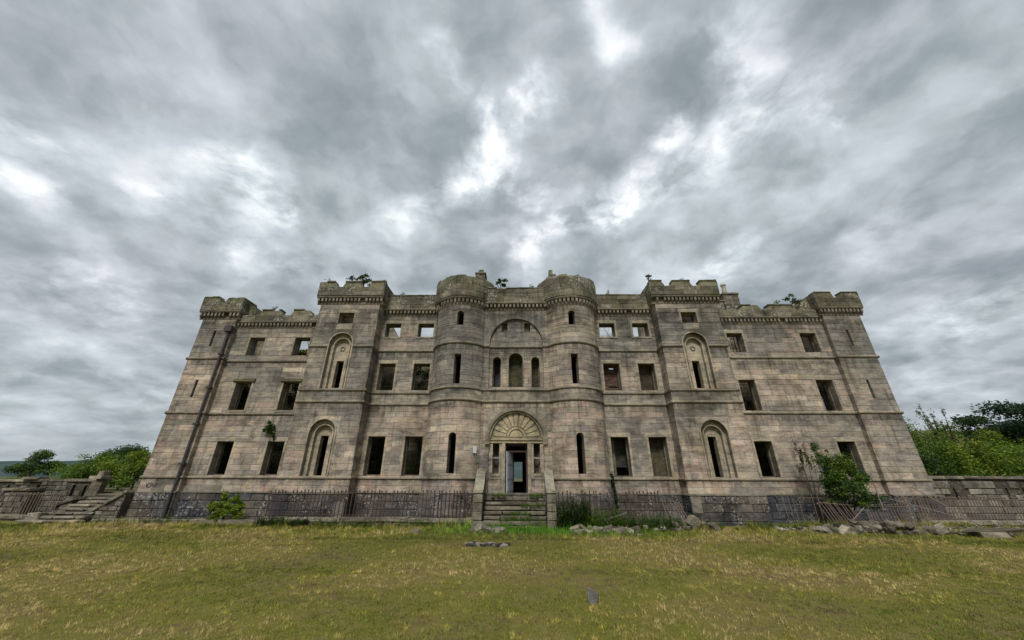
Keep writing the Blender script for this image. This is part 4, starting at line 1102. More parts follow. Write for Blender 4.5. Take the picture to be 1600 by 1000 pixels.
# right bush in front of the wing, with thin wispy shoots at its top left
cl = rnd_clumps(13.75, 16.75, 1.85, 1.0, .6, .95, 40, .34, 3) + rnd_clumps(13.15, 16.9, 2.75, .42, .3, .65, 12, .30, 5) + rnd_clumps(13.9, 16.7, 1.05, .95, .5, .5, 18, .36, 4)
plant('bush', 'dense dark green bush growing in front of the right wing beside the broken railing', 'bush', (13.7, 16.9, .1), cl, 13000, .050, DG[2:] + MG,
      stemset((13.7, 16.9, .1), [(13.2, 16.8, 3.2), (12.85, 16.9, 3.4), (13.5, 16.8, 3.1), (14.2, 16.7, 2.6), (14.0, 16.8, 2.9), (12.9, 16.8, 2.4)], .035), seed=11)
plant('spindly_sapling', 'spindly pale-leaved sapling rising from the left edge of the dark bush', 'sapling', (12.7, 17.3, .1), rnd_clumps(12.75, 17.3, 2.6, .38, .25, 1.35, 24, .16, 8), 700, .045, OL,
      stemset((12.7, 17.3, .1), [(12.5, 17.3, 4.0), (12.9, 17.2, 3.8), (12.3, 17.3, 3.3), (13.1, 17.2, 3.2), (12.6, 17.3, 3.7), (12.35, 17.2, 2.7)], .016), seed=12)
# left yellow-green bush
plant('bush', 'bright yellow-green bush against the dark basement of the left wing', 'bush', (-12.75, 17.45, .1), rnd_clumps(-12.65, 17.35, .50, .70, .30, .55, 46, .24, 6) + [(-12.9, 17.35, 1.12, .16, .12, .18), (-12.3, 17.35, 1.02, .14, .12, .16), (-13.3, 17.3, .7, .14, .12, .2)], 8000, .045, YG, stemset((-12.75, 17.5, .1), [(-12.9, 17.4, 1.0), (-12.5, 17.4, 1.05), (-12.7, 17.4, .9)], .02), seed=13)
# sapling from the wall over the left ground-floor window
plant('wall_sapling', 'small green sapling sprouting from the wall above a left wing ground floor window', 'sapling', (-11.9, 18.2, 3.5), rnd_clumps(-12.12, 18.0, 4.05, .28, .18, .40, 14, .34, 7), 420, .075, DG + MG, stemset((-11.9, 18.2, 3.5), [(-12.4, 17.95, 4.45), (-12.0, 17.9, 4.5), (-11.8, 17.95, 4.3)], .02), seed=14)
# tall weeds beside the steps
def stalks(name, label, cat, x0, x1, y0, y1, z, hmin, hmax, n, cols, seed, leafn=10, ls=.05, group=None, lw=.25):
    rng = np.random.default_rng(seed); rg = random.Random(seed)
    root = empty(name, ((x0 + x1) / 2, (y0 + y1) / 2, z)); tag(root, label, cat, group); off = root.location
    m = MB(); lf_ = MB()
    for i in range(n):
        x, y = rg.uniform(x0, x1), rg.uniform(y0, y1); h = rg.uniform(hmin, hmax); lx, ly = rg.uniform(-.25, .25) * h, rg.uniform(-.15, .15) * h
        p = [(x, y, z), (x + lx * .4, y + ly * .4, z + h * .6), (x + lx, y + ly, z + h)]
        m.tube([tuple(Vector(q) - off) for q in p], [.009, .006, .003], 4, cols[0])
        for k in range(leafn):
            t = rg.uniform(.1, 1); c = Vector(p[0]).lerp(Vector(p[2]), t) - off; a = rg.uniform(0, 2 * pi); d = Vector((cos(a), sin(a), rg.uniform(-.1, .8))).normalized(); sd = d.cross(Vector((0, 0, 1))).normalized() * ls * lw
            L = ls * rg.uniform(.8, 1.8) * (1.2 - t * .5); col = shade(rg.choice(cols), rg.uniform(.7, 1.3))
            lf_.add([tuple(c), tuple(c + d * L * .5 + sd), tuple(c + d * L), tuple(c + d * L * .5 - sd)], [(0, 1, 2, 3)], col)
    m.build('stem', M_LEAF, root, recalc=False, kind='stuff'); lf_.build('foliage', M_LEAF, root, recalc=False, kind='stuff')
    return root
stalks('weeds', 'tall dark green weeds growing against the railing just right of the steps', 'weeds', 1.6, 2.9, 15.95, 16.6, .1, .35, 1.15, 150, DG + MG, 21, 16, .10)
stalks('weeds', 'mid green weeds spreading right of the tallest clump towards the iron post', 'weeds', 2.7, 4.2, 15.9, 16.6, .1, .25, .75, 110, MG + YG[:1], 26, 14, .09)
for i_, (a_, b_, c_, d_, z_, n_) in enumerate(((-1.2, -.5, 17.05, 17.25, 1.14, 40), (.5, 1.1, 17.05, 17.25, 1.14, 50), (-.5, .5, 16.25, 16.45, .32, 60), (-.3, .6, 16.45, 16.65, .48, 50), (.1, 1.1, 16.7, 16.85, .80, 40), (-1.2, 1.2, 15.75, 16.02, .02, 170))):
    stalks('grass_tuft', ['grass tuft left of the door on the top step', 'grass tuft right of the door on the top step', 'grass tuft in the middle of the second step', 'grass tuft in the middle of the third step', 'grass tuft on the right half of the fifth step', 'lush grass fringe at the foot of the entrance steps'][i_], 'grass tuft', a_, b_, c_, d_, z_, .06, .17, n_, [(.10, .20, .02), (.13, .17, .03), (.08, .14, .02)], 130 + i_, 8, .07, None, .12)
for i_, (a_, b_, n_, lab_) in enumerate(((-8.4, -5.2, 90, 'thin line of grass and weeds along the middle of the left kerb'), (-5.0, -1.9, 90, 'weeds along the left kerb next to the entrance steps'), (-18, -14, 110, 'low weeds along the kerb below the left corner tower'), (6.6, 8.2, 60, 'weeds around the tilted block'), (11.3, 13.6, 90, 'grassy weeds growing through the left part of the long rubble bank'), (14.5, 18.5, 120, 'straggling weeds among the stones before the rusty railings'), (9.0, 11.2, 70, 'grass at the foot of the right square tower'))):
    stalks('weeds', lab_, 'weeds', a_, b_, 16.25 if a_ > -10 else 16.9, 16.7 if a_ > -10 else 17.2, .08, .08, .30, n_, MG + OL + YG[:2], 140 + i_, 8, .08, None, .14)
stalks('weeds', 'reddish brown dock stalks among the weeds right of the steps', 'weeds', 2.0, 3.0, 16.1, 16.5, .1, .7, 1.15, 22, [(.10, .045, .03), (.13, .06, .03)], 22, 16, .05)
stalks('weeds', 'low green weeds between the two rubble heaps right of the steps', 'weeds', 4.3, 6.4, 15.9, 16.6, .1, .2, .5, 130, MG + DG, 23, 10, .10)
stalks('weeds', 'low weeds at the foot of the left railing kerb', 'weeds', -10.6, -8.6, 16.3, 16.7, .1, .12, .35, 130, DG + MG, 24, 9, .08)
plant('ivy', 'dark ivy strip hanging down the wall right of the right round tower', 'ivy', (4.35, 18.1, .1), [(4.35, 18.08, .4 + .3 * i, .14 + .05 * sin(i), .08, .22) for i in range(6)], 1300, .05, DG, seed=25)
# plants on the wall tops
def top_plant(label, x, y, z, w_, h, n, seed, size=.05, cols=DG + OL):
    plant('wall_top_plant', label, 'plant', (x, y, z), rnd_clumps(x, y, z + h * .55, w_, .25, h * .5, 12, .26, seed), n, size, cols, stemset((x, y, z), [(x - w_ * .7, y, z + h), (x, y, z + h * 1.1), (x + w_ * .8, y, z + h * .9), (x + w_ * .3, y, z + h * 1.05)], .016, seed), seed=seed)
top_plant('dark shrub sprouting from the battlements of the left square tower', -8.85, 17.45, 11.5, .8, 1.15, 620, 31, .06)
top_plant('leafy shrub on the parapet behind the left round tower', -.95, 17.6, 11.42, .45, .85, 380, 32, .06)
top_plant('small tuft on the left rim of the left round tower', -4.3, 17.6, 11.4, .12, .55, 60, 33, .05)
top_plant('grassy tuft on top of the left round tower', -3.7, 17.3, 11.9, .3, .25, 70, 34, .05)
top_plant('small shrub on the left corner of the right square tower', 7.25, 17.3, 11.85, .16, .35, 90, 35, .06)
top_plant('leggy shrub on the right wing parapet beside the corner tower', 15.5, 18.1, 10.4, .55, .95, 380, 36, .06)
top_plant('tiny tuft on the left wing battlements', -14.9, 18.3, 10.3, .2, .2, 50, 37, .04)
top_plant('bare twiggy tuft on the right end of the left square tower', -7.5, 17.6, 11.85, .12, .35, 40, 38, .04)
for i_, (x_, y_, z_, lab_) in enumerate(((-6.6, 18.2, 11.42, 'small weed on the parapet midway between the left square tower and left round tower'), (5.2, 18.2, 11.42, 'small weed on the parapet right of the right round tower'), (.8, 17.5, 11.46, 'low weed on the parapet between the round towers'), (9.1, 17.4, 11.86, 'tiny weed on the middle merlon of the right square tower'), (-13.8, 18.2, 10.55, 'tiny weed on a battlement of the left wing'), (14.6, 18.2, 10.8, 'tiny weed on the battlements of the right wing'), (3.3, 17.0, 11.9, 'weed on the rim of the right round tower'), (-10.6, 17.4, 11.85, 'weed on the left corner merlon of the left square tower'))):
    top_plant(lab_, x_, y_, z_ - .03, .16, .22 + .05 * (i_ % 3), 60, 150 + i_, .04, DG + OL + MG)
# ivy and moss inside, seen through windows
def ivy_in(label, x, y, z, rx, rz, n, seed, cols=DG):
    plant('ivy', label, 'ivy', (x, y, z - rz), rnd_clumps(x, y, z, rx, .18, rz, 16, .4, seed), n, .055, cols, seed=seed)
ivy_in('dark ivy filling the first floor window of the left wing next to the drainpipe', -14.7, 19.3, 5.9, .55, .85, 1500, 41)
ivy_in('dark ivy filling the first floor window of the left wing next to the square tower', -12.1, 19.3, 5.9, .55, .85, 1500, 42)
ivy_in('green ivy behind the first floor window beside the left round tower', -5.3, 19.6, 7.0, .7, .8, 1300, 43, DG + MG[:1])
ivy_in('ivy behind the upper slit of the right square tower', 9.3, 18.6, 7.0, .35, .8, 700, 44)
ivy_in('mossy growth behind the top window of the left wing next to the drainpipe', -16.0, 21.3, 10.3, .8, .8, 1300, 45, OL + YG)
ivy_in('moss cushion on the inner wall behind the top window of the left wing', -13.6, 21.5, 9.2, .8, .25, 1100, 46, OL + YG[:1])
ivy_in('ivy behind the top window of the right wing next to the corner tower', 18.0, 21.2, 10.6, .9, .9, 1100, 47, DG + OL)
ivy_in('dark ivy behind the top window of the right wing next to the square tower', 13.4, 21.2, 10.6, .9, .9, 800, 48)
ivy_in('ivy behind the first floor window of the right wing next to the corner tower', 17.0, 19.6, 6.2, .6, .9, 900, 49, DG + OL)
ivy_in('leaves behind the ground floor window of the right wing behind the bush', 15.9, 18.75, 2.9, .5, .8, 900, 50, DG + OL)
ivy_in('dark ivy behind the ground floor window of the left wing next to the drainpipe', -14.6, 19.6, 2.5, .5, .7, 600, 51)

# trees and thicket
def tree(name, label, x, y, z, h, rx, rz, n, size, cols, seed, group=None, cat='tree', k=.3, nc=26):
    base = (x, y, z); cz = z + h - rz
    cls = rnd_clumps(x, y, cz, rx, rx * .85, rz, nc, k, seed)
    root = empty(name, base); tag(root, label, cat, group)
    me = leaves_mesh('crown', cls, n, size, cols, seed); me.transform(Matrix.Translation(-Vector(base))); o = bpy.data.objects.new('crown', me); COL.objects.link(o); o.parent = root
    m = MB(); rg = random.Random(seed); th = h - rz * 1.3
    m.tube([(0, 0, -.2), (.03 * h, 0, max(th, .4) * .6), (0, .02, max(th, .6))], [h * .03, h * .022, h * .015], 8)
    for i in range(7):
        c = cls[rg.randrange(len(cls))]; t = Vector(c[:3]) - Vector(base); m.tube([(0, .01, max(th, .5) * .85), tuple(t * .55 + Vector((0, 0, .1))), tuple(t)], [h * .013, h * .008, h * .003], 5)
    m.build('trunk', M_BARK, root, smooth=True)
    return root
tree('tree', 'wispy broadleaf tree rising above the thicket at the far right edge', 33.4, 24.5, 2.0, 4.9, 4.0, 1.9, 17000, .10, DG + [(.022, .05, .03)], 61, k=.25, nc=46)
tree('tree', 'low rounded tree standing alone on the far left terrace', -38.2, 30, 1.2, 2.35, 1.6, 1.0, 9000, .07, DG + MG, 62, k=.34, nc=22)
tree('tree', 'dark tree close to the left corner tower', -29.3, 28, 1.2, 2.8, 2.0, 1.4, 11000, .08, DG[1:] + MG[:2], 63, k=.34)
rgb_ = random.Random(5)
LL = ['olive shrub low behind the far left terrace wall, next right of the lone rounded tree', 'yellow-green shrub behind the middle of the left terrace wall', 'broad bright shrub behind the left terrace wall in front of the dark tree', 'mixed green shrub between the stone pier and the dark tree on the left', 'yellow-green shrub just right of the squat stone pier', 'brightest yellow-green shrub directly above the left side steps', 'bushy green shrub touching the left corner tower', 'low olive shrub in front of the distant hill at the far left', 'olive shrub cut off by the left edge of the picture', 'dark green shrub rising against the edge of the left corner tower']
for i, (px, py, h, rx, c) in enumerate([(-36.0, 31, .9, 1.6, 'YM'), (-33.2, 30, 1.9, 1.7, 'YM'), (-31.0, 27.5, 2.2, 1.8, 'YM'), (-27.3, 25.0, 2.5, 1.5, 'MD'), (-24.5, 22.2, 1.7, 1.2, 'YM'), (-23.0, 22.4, 1.6, 1.2, 'YY'), (-21.4, 21.6, 2.0, 1.1, 'YM'), (-42, 32, .55, 1.6, 'YM'), (-46, 33, .5, 1.8, 'OM'), (-20.2, 22.3, 1.9, 1.2, 'MD')]):
    pal = {'O': OL, 'M': MG, 'Y': YG, 'D': DG}; cols = pal[c[0]] + pal[c[1]]
    tree('shrub', LL[i], px, py, 1.15, h, rx, h * .55, 6500, .06, cols, 70 + i, 'shrubs behind the left terrace wall', 'shrub', .38, 20)
RS = [(20.2, 20.4, 2.3, 1.3, 'MD'), (22.3, 20.8, 2.7, 1.5, 'YM'), (24.6, 21.2, 2.6, 1.6, 'YM'), (26.8, 21.4, 2.5, 1.6, 'MY'), (21.6, 23.5, 4.0, 1.9, 'MD'), (24.8, 24.5, 4.0, 2.2, 'YM'), (28.4, 24.2, 3.5, 2.0, 'MY'), (31.6, 23.4, 3.2, 2.0, 'YM'), (29.5, 21.4, 2.4, 1.6, 'MD'), (34.5, 25, 3.6, 2.2, 'MD'), (23.0, 26.5, 4.9, 2.0, 'DM'), (38, 27, 4.2, 2.4, 'MY'), (27, 28, 4.8, 2.4, 'YM')]
RL = ['green shrub behind the retaining wall right beside the corner tower', 'yellow-green shrub second from the corner tower above the retaining wall', 'bright shrub in the middle of the right thicket just over the wall coping', 'mid green shrub over the coping below the thin saplings', 'tall dark shrub leaning out from behind the right corner tower', 'tall yellow-green shrub at the centre of the right thicket', 'green shrub directly below the wispy tree at the far right', 'yellow-green shrub near the right edge of the picture below the tree', 'low green shrub over the coping towards the right edge', 'dark shrub cut off by the right edge of the picture', 'highest dark shrub at the skyline beside the corner tower', 'shrub at the far right edge behind the wispy tree', 'yellow-green shrub on the skyline behind the thin saplings']
for i, (px, py, h, rx, c) in enumerate(RS):
    pal = {'O': OL, 'M': MG, 'Y': YG, 'D': DG}; cols = pal[c[0]] + pal[c[1]][:3]
    tree('shrub', RL[i], px, py, 1.15, h * (1.0 if py < 22 else 1.17), rx, h * .55, 12000, .062, cols, 90 + i, 'shrubs behind the right retaining wall', 'shrub', .38, 24)
for i, x in enumerate((25.3, 26.2)):
    tree('sapling', ['thin upright sapling poking out above the right thicket', 'second thinner upright sapling right of the first above the thicket'][i], x, 23.0, 3.0, 3.6 - .5 * i, .35, 1.2, 350, .06, OL + MG, 110 + i, None, 'sapling', .3, 10)
# branches seen through the open top windows
for i, (x, z, lab) in enumerate(((6.6, 10.0, 'bare branches seen through the top window right of the right round tower'), (-16.4, 10.4, 'bare branches seen through the top window of the left wing'))):
    y = 25.5; root = empty('bare_branches', (x, y, z - 4)); tag(root, lab, 'branches'); m = MB(); rg = random.Random(i + 3)
    def br(p, d, l, r, k):
        q = p + d * l; m.tube([tuple(p), tuple(p.lerp(q, .5) + Vector((rg.uniform(-.08, .08), 0, rg.uniform(-.05, .08)))), tuple(q)], [r, r * .8, r * .6], 4)
        if k:
            for _ in range(3): br(p.lerp(q, rg.uniform(.5, 1)), (d + Vector((rg.uniform(-1, 1), rg.uniform(-.4, .4), rg.uniform(-.5, .7)))).normalized(), l * .62, r * .6, k - 1)
    br(Vector((0, 0, 0)), Vector((0, 0, 1)), 4.2, .09, 0); br(Vector((0, 0, 3.4)), Vector((.5, 0, .9)).normalized(), 1.6, .05, 4); br(Vector((0, 0, 3.8)), Vector((-.6, 0, .9)).normalized(), 1.5, .05, 4)
    m.build('branch', M_BARK, root)

# ------------------------------------------------------------------ steps, cheek walls, railings, terrace walls
def stone_tint(k=1.0): c = Vector((.25, .225, .185)).lerp(Vector((.125, .11, .085)), random.random()); return tuple(c * k * random.uniform(.85, 1.15))
def rock_mesh(sx, sy, sz, seed, col=None, cuts=2, rough=.10):
    """a split stone: the hull of a knocked-about block, so faces stay flat and edges sharp"""
    rg = random.Random(seed); bm = bmesh.new(); j = rough * 1.5
    for a in (-.5, .5):
        for b in (-.5, .5):
            for c in (-.5, .5):
                if rough > .06 and rg.random() < .3:      # a corner knocked off
                    bm.verts.new((a * .55, b, c)); bm.verts.new((a, b * .6, c)); bm.verts.new((a, b, c * .5))
                else: bm.verts.new((a + rg.uniform(-j, j), b + rg.uniform(-j, j), c + rg.uniform(-j, j)))
    for _ in range(5 if rough > .06 else 3):
        d = Vector((rg.gauss(0, 1), rg.gauss(0, 1), rg.gauss(0, 1))).normalized() * .6
        bm.verts.new((max(-.53, min(.53, d.x)), max(-.53, min(.53, d.y)), max(-.52, min(.52, d.z))))
    r_ = bmesh.ops.convex_hull(bm, input=bm.verts)
    bmesh.ops.delete(bm, geom=[v for v in bm.verts if not v.link_faces], context='VERTS')
    bmesh.ops.dissolve_limit(bm, angle_limit=.12, verts=bm.verts, edges=bm.edges)
    for v in bm.verts: v.co = Vector((v.co.x * sx, v.co.y * sy, v.co.z * sz))
    bmesh.ops.bevel(bm, geom=list(bm.edges), offset=min(sx, sy, sz) * .07, segments=1, affect='EDGES', clamp_overlap=True)
    me = bpy.data.meshes.new('rock'); bm.to_mesh(me); bm.free()
    me.materials.append(M_RUB); at = me.attributes.new('tint', 'FLOAT_COLOR', 'CORNER'); a = np.ones((len(me.loops), 4), np.float32); a[:, :3] = col or stone_tint(1.2); at.data.foreach_set('color', a.ravel())
    return me
def rock(name, label, cat, x, y, z, sx, sy, sz, rot=(0, 0, 0), seed=0, group=None, col=None, parent=None, rough=.10, cuts=2):
    me = rock_mesh(sx, sy, sz, seed, col, cuts, rough); o = bpy.data.objects.new(name, me); COL.objects.link(o); o.location = (x, y, z); o.rotation_euler = rot
    if parent: o.parent = parent
    elif label: tag(o, label, cat, group)
    return o
def stone_part(parent, name, x, y, z, sx, sy, sz, rot=(0, 0, 0), seed=0, col=None, rough=.035):
    o = rock(name, None, None, x, y, z, sx, sy, sz, rot, seed, None, col or stone_tint(1.2), parent, rough); return o

steps = empty('entrance_steps', (-.12, 16.9, 0)); tag(steps, 'worn mossy stone steps rising to the castle doorway', 'steps')
ns = 7
for i in range(ns):
    z1 = .16 + i * (1.14 - .16) / (ns - 1); y0 = 16.05 + i * .20; hw = 1.27 if i else 1.15
    xs_ = [-hw, -hw + random.uniform(.6, .95), hw - random.uniform(.6, 1.0), hw]
    for k in range(3):
        a, b = xs_[k] + .01, xs_[k + 1] - .01
        o = rock('step', None, None, 0, 0, 0, (b - a) * 1.0, .30 if i < ns - 1 else .55, random.uniform(.10, .14), (0, random.uniform(-.012, .012), 0), 200 + i * 5 + k, None, stone_tint(.95), steps, .035, 3)
        o.location = ((a + b) / 2, y0 - 16.9 + .12 + (0 if i < ns - 1 else .12) + random.uniform(-.02, .02), z1 - .085)
    m = MB(); m.box(-hw + .02, hw - .02, y0 + .13 - 16.9, 17.3 - 16.9, max(z1 - .35, -.1), z1 - .05, (.10, .095, .07)); m.build('step_core', M_RUB, steps, kind='stuff') 
for sx in (-1, 1):
    xa, xb = (-1.78, -1.44) if sx < 0 else (1.20, 1.52)
    cw = empty('steps_cheek_wall', ((xa + xb) / 2, 16.7, 0)); tag(cw, '%s sloping parapet wall of the entrance steps ending in a stone post' % ('left' if sx < 0 else 'right'), 'wall')
    m = MB(); prof = [(16.20, -.1), (16.20, 1.32), (16.45, 1.38), (17.36, 2.12), (17.36, -.1)]
    poly_extrude(m, lambda s, z, d: (d, s - 16.7, z), prof, [], -(xb - xa) / 2 + .02, (xb - xa) / 2 - .02, (.15, .14, .11)); m.build('wall', M_RUB, cw)
    m = MB(); hw = (xb - xa) / 2 + .03
    if sx < 0 or True:
        pr = [(16.16, 1.323), (16.16, 1.42), (16.45, 1.47), (17.20, 2.12), (17.36, 2.23), (17.36, 2.125), (16.47, 1.385), (16.30, 1.325)]
        poly_extrude(m, lambda s, z, d: (d, s - 16.7, z), pr, [], -hw, hw, (.27, .255, .20)); m.build('coping', M_TRIM, cw)
    for k in range(4): stone_part(cw, 'stone', 0, 16.17 - 16.7, .18 + k * .31, (xb - xa) + .03, .14, .29, (0, 0, 0), 260 + k + sx, stone_tint(1.1))

# kerb walls carrying the railings
def kerb(name, label, x0, x1, Y, z0, z1, dep=.35, seed=0):
    root = empty(name, ((x0 + x1) / 2, Y, 0)); tag(root, label, 'kerb'); rg = random.Random(seed); x = x0
    while x < x1 - .1:
        l = min(rg.uniform(.8, 1.6), x1 - x); zz = z1 + rg.uniform(-.015, .015)
        stone_part(root, 'stone', x + l / 2 - (x0 + x1) / 2, .1, zz - .07, l * 1.0, dep, .15, (0, rg.uniform(-.01, .01), rg.uniform(-.01, .01)), seed * 50 + int(x * 10), stone_tint(1.25), .025); x += l
    x = x0
    if z1 - z0 > .25:
        while x < x1 - .05:
            l = min(rg.uniform(.3, .6), x1 - x)
            stone_part(root, 'stone', x + l / 2 - (x0 + x1) / 2, .12, (z0 + z1 - .14) / 2, l * 1.0, dep - .06, z1 - .14 - z0 + .06, (0, 0, 0), seed * 70 + int(x * 10), stone_tint(.75), .04); x += l
    return root
kerb('kerb_wall', 'long mossy stone kerb under the left railing', -10.6, -1.85, 16.72, .0, .36, seed=3)
kerb('kerb_wall', 'low stone kerb at the foot of the left wing', -18.2, -10.65, 17.25, .0, .20, seed=4)
kerb('kerb_wall', 'stone kerb under the rusty railing at the far right', 16.6, 24.0, 16.78, .0, .36, seed=5)

def bar_mesh(h, r=.014, spike=True, mat=None):
    m = MB(); m.tube([(0, 0, 0), (0, 0, h - .08)], r, 5); 
    if spike: m.tube([(0, 0, h - .08), (0, 0, h - .05), (0, 0, h)], [r * 1.05, r * 2.0, .002], 5)
    return m.mesh('bar', mat or M_IRON)
def railing(label, xs, Y, z0, h, rails, lean=None, seed=0, r=.020, missing=.05, mat=None):
    x0, x1 = min(xs), max(xs); root = empty('railing', ((x0 + x1) / 2, Y, z0)); tag(root, label, 'railing'); rg = random.Random(seed)
    me = bar_mesh(h, r, True, mat); first = True; c = (x0 + x1) / 2
    for x in xs:
        if rg.random() < missing: continue
        o = bpy.data.objects.new('bar', me); COL.objects.link(o); o.parent = root
        ln = lean(x) if lean else (0, 0)
        o.location = (x - c, ln[2] if len(ln) > 2 else 0, 0); o.rotation_euler = (ln[1] + rg.gauss(0, .012), ln[0] + rg.gauss(0, .018), 0); o.scale = (1, 1, rg.uniform(.97, 1.02))
    for (a, b, za, zb) in rails:
        m = MB(); m.tube([(a - c, 0, za - z0), ((a + b) / 2 - c, 0, (za + zb) / 2 - z0 - .01), (b - c, 0, zb - z0)], .011, 5); m.build('rail', mat or M_IRON, root)
    return root
def steps_x(a, b, p): return [a + p * i for i in range(int((b - a) / p) + 1)]
railing('long row of thin iron railings in front of the left side of the castle', steps_x(-10.45, -1.95, .158), 16.72, .34, 1.06, [(-10.5, -1.9, 1.28, 1.28), (-10.5, -1.9, .46, .46)], seed=1, mat=M_IRON2)
railing('short run of iron railings just right of the entrance steps', steps_x(1.60, 3.5, .155), 16.72, .1, 1.30, [(1.55, 3.55, 1.28, 1.28)], seed=2, mat=M_IRON2)
railing('iron railings in front of the recessed wall right of the right round tower', steps_x(4.1, 5.9, .150), 16.85, .1, 1.30, [(4.0, 5.9, 1.29, 1.29)], seed=3, lean=lambda x: (.02 if x > 4.4 else -.25, 0), mat=M_IRON2)
railing('sagging end of railings against the right square tower', steps_x(5.95, 7.3, .15), 16.85, .05, 1.05, [(5.9, 6.95, 1.28, .80)], seed=4, lean=lambda x: (-.05 - (x - 5.9) * .22, -.25), missing=.15)
railing('dark upright railings left of the collapsed section under the right bush', steps_x(11.2, 12.75, .20), 17.0, .1, 1.25, [(11.9, 12.9, 1.2, 1.15)], seed=5, missing=.25, r=.014)
railing('collapsed railing panel leaning sideways below the dark bush', steps_x(12.6, 13.95, .125), 16.5, .15, .95, [(12.2, 13.6, 1.02, .92), (12.5, 14.2, .32, .28)], seed=6, lean=lambda x: (-.32 - random.random() * .08, -.12)  , r=.02, missing=0)
railing('leaning railing panel right of the collapsed panel', steps_x(13.95, 15.6, .125), 16.35, .12, .88, [(13.9, 15.6, .90, .88), (13.9, 15.7, .25, .25)], seed=7, lean=lambda x: (-.06, -.05)  , r=.02, missing=.0)
railing('dense rusty railings at the far right in front of the retaining wall', steps_x(15.75, 23.9, .125), 16.78, .33, .93, [(15.7, 24, 1.15, 1.15), (16.5, 24, .45, .45)], seed=8, missing=.03)
for lab, a, b, r_ in (('long thin pole leaning across the right railings, lower one', (14.9, 16.4, 1.20), (17.6, 16.0, .40), .016), ('long thin pole leaning steeply against the corner tower', (16.6, 16.9, 1.60), (17.95, 15.9, .06), .018),
                      ('short broken rail lying across the collapsed panel', (12.9, 16.2, .25), (14.0, 16.35, .95), .016), ('bent rail propped right of the steps', (3.4, 16.1, .35), (4.35, 16.3, .62), .018)):
    m = MB(); a_, b_ = Vector(a), Vector(b); c = (a_ + b_) / 2; m.tube([tuple(a_ - c), (.02, 0, .01), tuple(b_ - c)], r_, 6); o = m.build('pole', M_WOOD); o.location = c; tag(o, lab, 'pole')
m = MB(); m.tube([(0, 0, 0), (.01, 0, .95)], .022, 6); m.box(-.09, .11, -.02, .02, -.02, .02); o = m.build('post', M_WOOD); o.location = (14.55, 16.3, .80); tag(o, 'thin pale post standing upright at the right edge of the dark bush', 'post')
m = MB(); m.tube([(0, 0, 0), (.0, 0, 1.5)], .035, 6); o = m.build('post', M_PIPE); o.location = (4.02, 16.85, 0); tag(o, 'dark iron post at the left end of the railings by the recessed wall', 'post')

# rubble-built walls: each visible stone a part
def rubble_wall(name, label, x0, x1, Y, zb, ztop, th=.45, h=.22, seed=0, slots=(), cap=True, tintk=.62, lim=300):
    root = empty(name, ((x0 + x1) / 2, Y, 0)); tag(root, label, 'wall'); rg = random.Random(seed); c = (x0 + x1) / 2
    m = MB(); zt = lambda x: ztop(x) if callable(ztop) else ztop
    ns_ = 12
    outline = [(x0, zb)] + [(x0 + (x1 - x0) * i / ns_, zt(x0 + (x1 - x0) * i / ns_)) for i in range(ns_ + 1)] + [(x1, zb)]
    sh = [[(a, q), (a, r_), (b, r_), (b, q)] for a, b, q, r_ in slots]
    poly_extrude(m, lambda s, z, d: (s - c, -d, z), outline, sh, -th, 0, (.06, .055, .045)); m.build('wall_core', M_RUB, root)
    n = 0; z = zb + .02; rest_ = MB()
    while z < max(zt(x0), zt(x1)) - .08:
        hh = h * rg.uniform(.8, 1.25); x = x0 - rg.uniform(0, .2)
        while x < x1:
            l = rg.uniform(.25, .62); xm = x + l / 2; a, b = max(x, x0), min(x + l, x1)
            lim_z = min(zt(a), zt(b))
            if b - a > .08 and z + hh * .6 < lim_z and not any(a < s1 and b > s0 and z < q1 and z + hh > q0 for s0, s1, q0, q1 in slots):
                zz1 = min(z + hh, lim_z)
                vs, fs, col = block(lambda s, z_, d: (s - c, -d, z_), a + .012, b - .012, z + .01, zz1 - .01, 0, .05 + rg.uniform(-.015, .02), 1, .025, (lambda q: (.20 * tintk * q, .185 * tintk * q, .158 * tintk * q))(rg.uniform(.55, 1.4)))
                vs = [(v[0] + rg.uniform(-.008, .008), v[1], v[2] + rg.uniform(-.008, .008)) for v in vs]
                if n < lim:
                    cc = sum((Vector(v) for v in vs), Vector()) / len(vs); k = MB(); k.add([tuple(Vector(v) - cc) for v in vs], fs, col); o = k.build('stone', M_RUB, root); o.location = cc
                else: rest_.add(vs, fs, col)
                n += 1
            x += l
        z += hh
    if rest_.v: rest_.build('wall_stones', M_RUB, root, kind='stuff')
    if cap:
        x = x0 - .05
        while x < x1:
            l = min(rg.uniform(.6, 1.1), x1 + .05 - x); za = zt(min(max(x + l / 2, x0), x1)); sl = math.atan2(zt(min(x + l, x1)) - zt(max(x, x0)), l)
            stone_part(root, 'capstone', x + l / 2 - c, th / 2, za + .05, l * 1.02, th + .18, .13, (0, -sl, 0), seed * 31 + int(x * 7), stone_tint(1.05), .03); x += l
    return root
rubble_wall('terrace_wall', 'long dark rubble terrace wall with narrow slots at the far left', -38, -21.6, 19.9, 0, lambda x: 1.60 + (x + 30) * .006, seed=11, h=.24,
            slots=[(-24.66, -24.50, .95, 1.48), (-22.78, -22.62, .95, 1.48), (-22.16, -22.02, .70, 1.45), (-26.2, -26.05, .9, 1.45)])
pr = empty('gate_pier', (-21.3, 19.75, 0)); tag(pr, 'squat stone pier with a flat cap at the right end of the terrace wall', 'pier')
for k in range(7): stone_part(pr, 'stone', 0, 0, .12 + k * .24, .42, .42, .25, (0, 0, k * .05), 300 + k, stone_tint(.85), .03)
stone_part(pr, 'pier_cap', 0, 0, 1.83, .62, .62, .14, (0, 0, 0), 310, stone_tint(1.1), .03); stone_part(pr, 'finial', 0, 0, 2.0, .30, .30, .26, (0, 0, 0), 311, stone_tint(.9), .06)
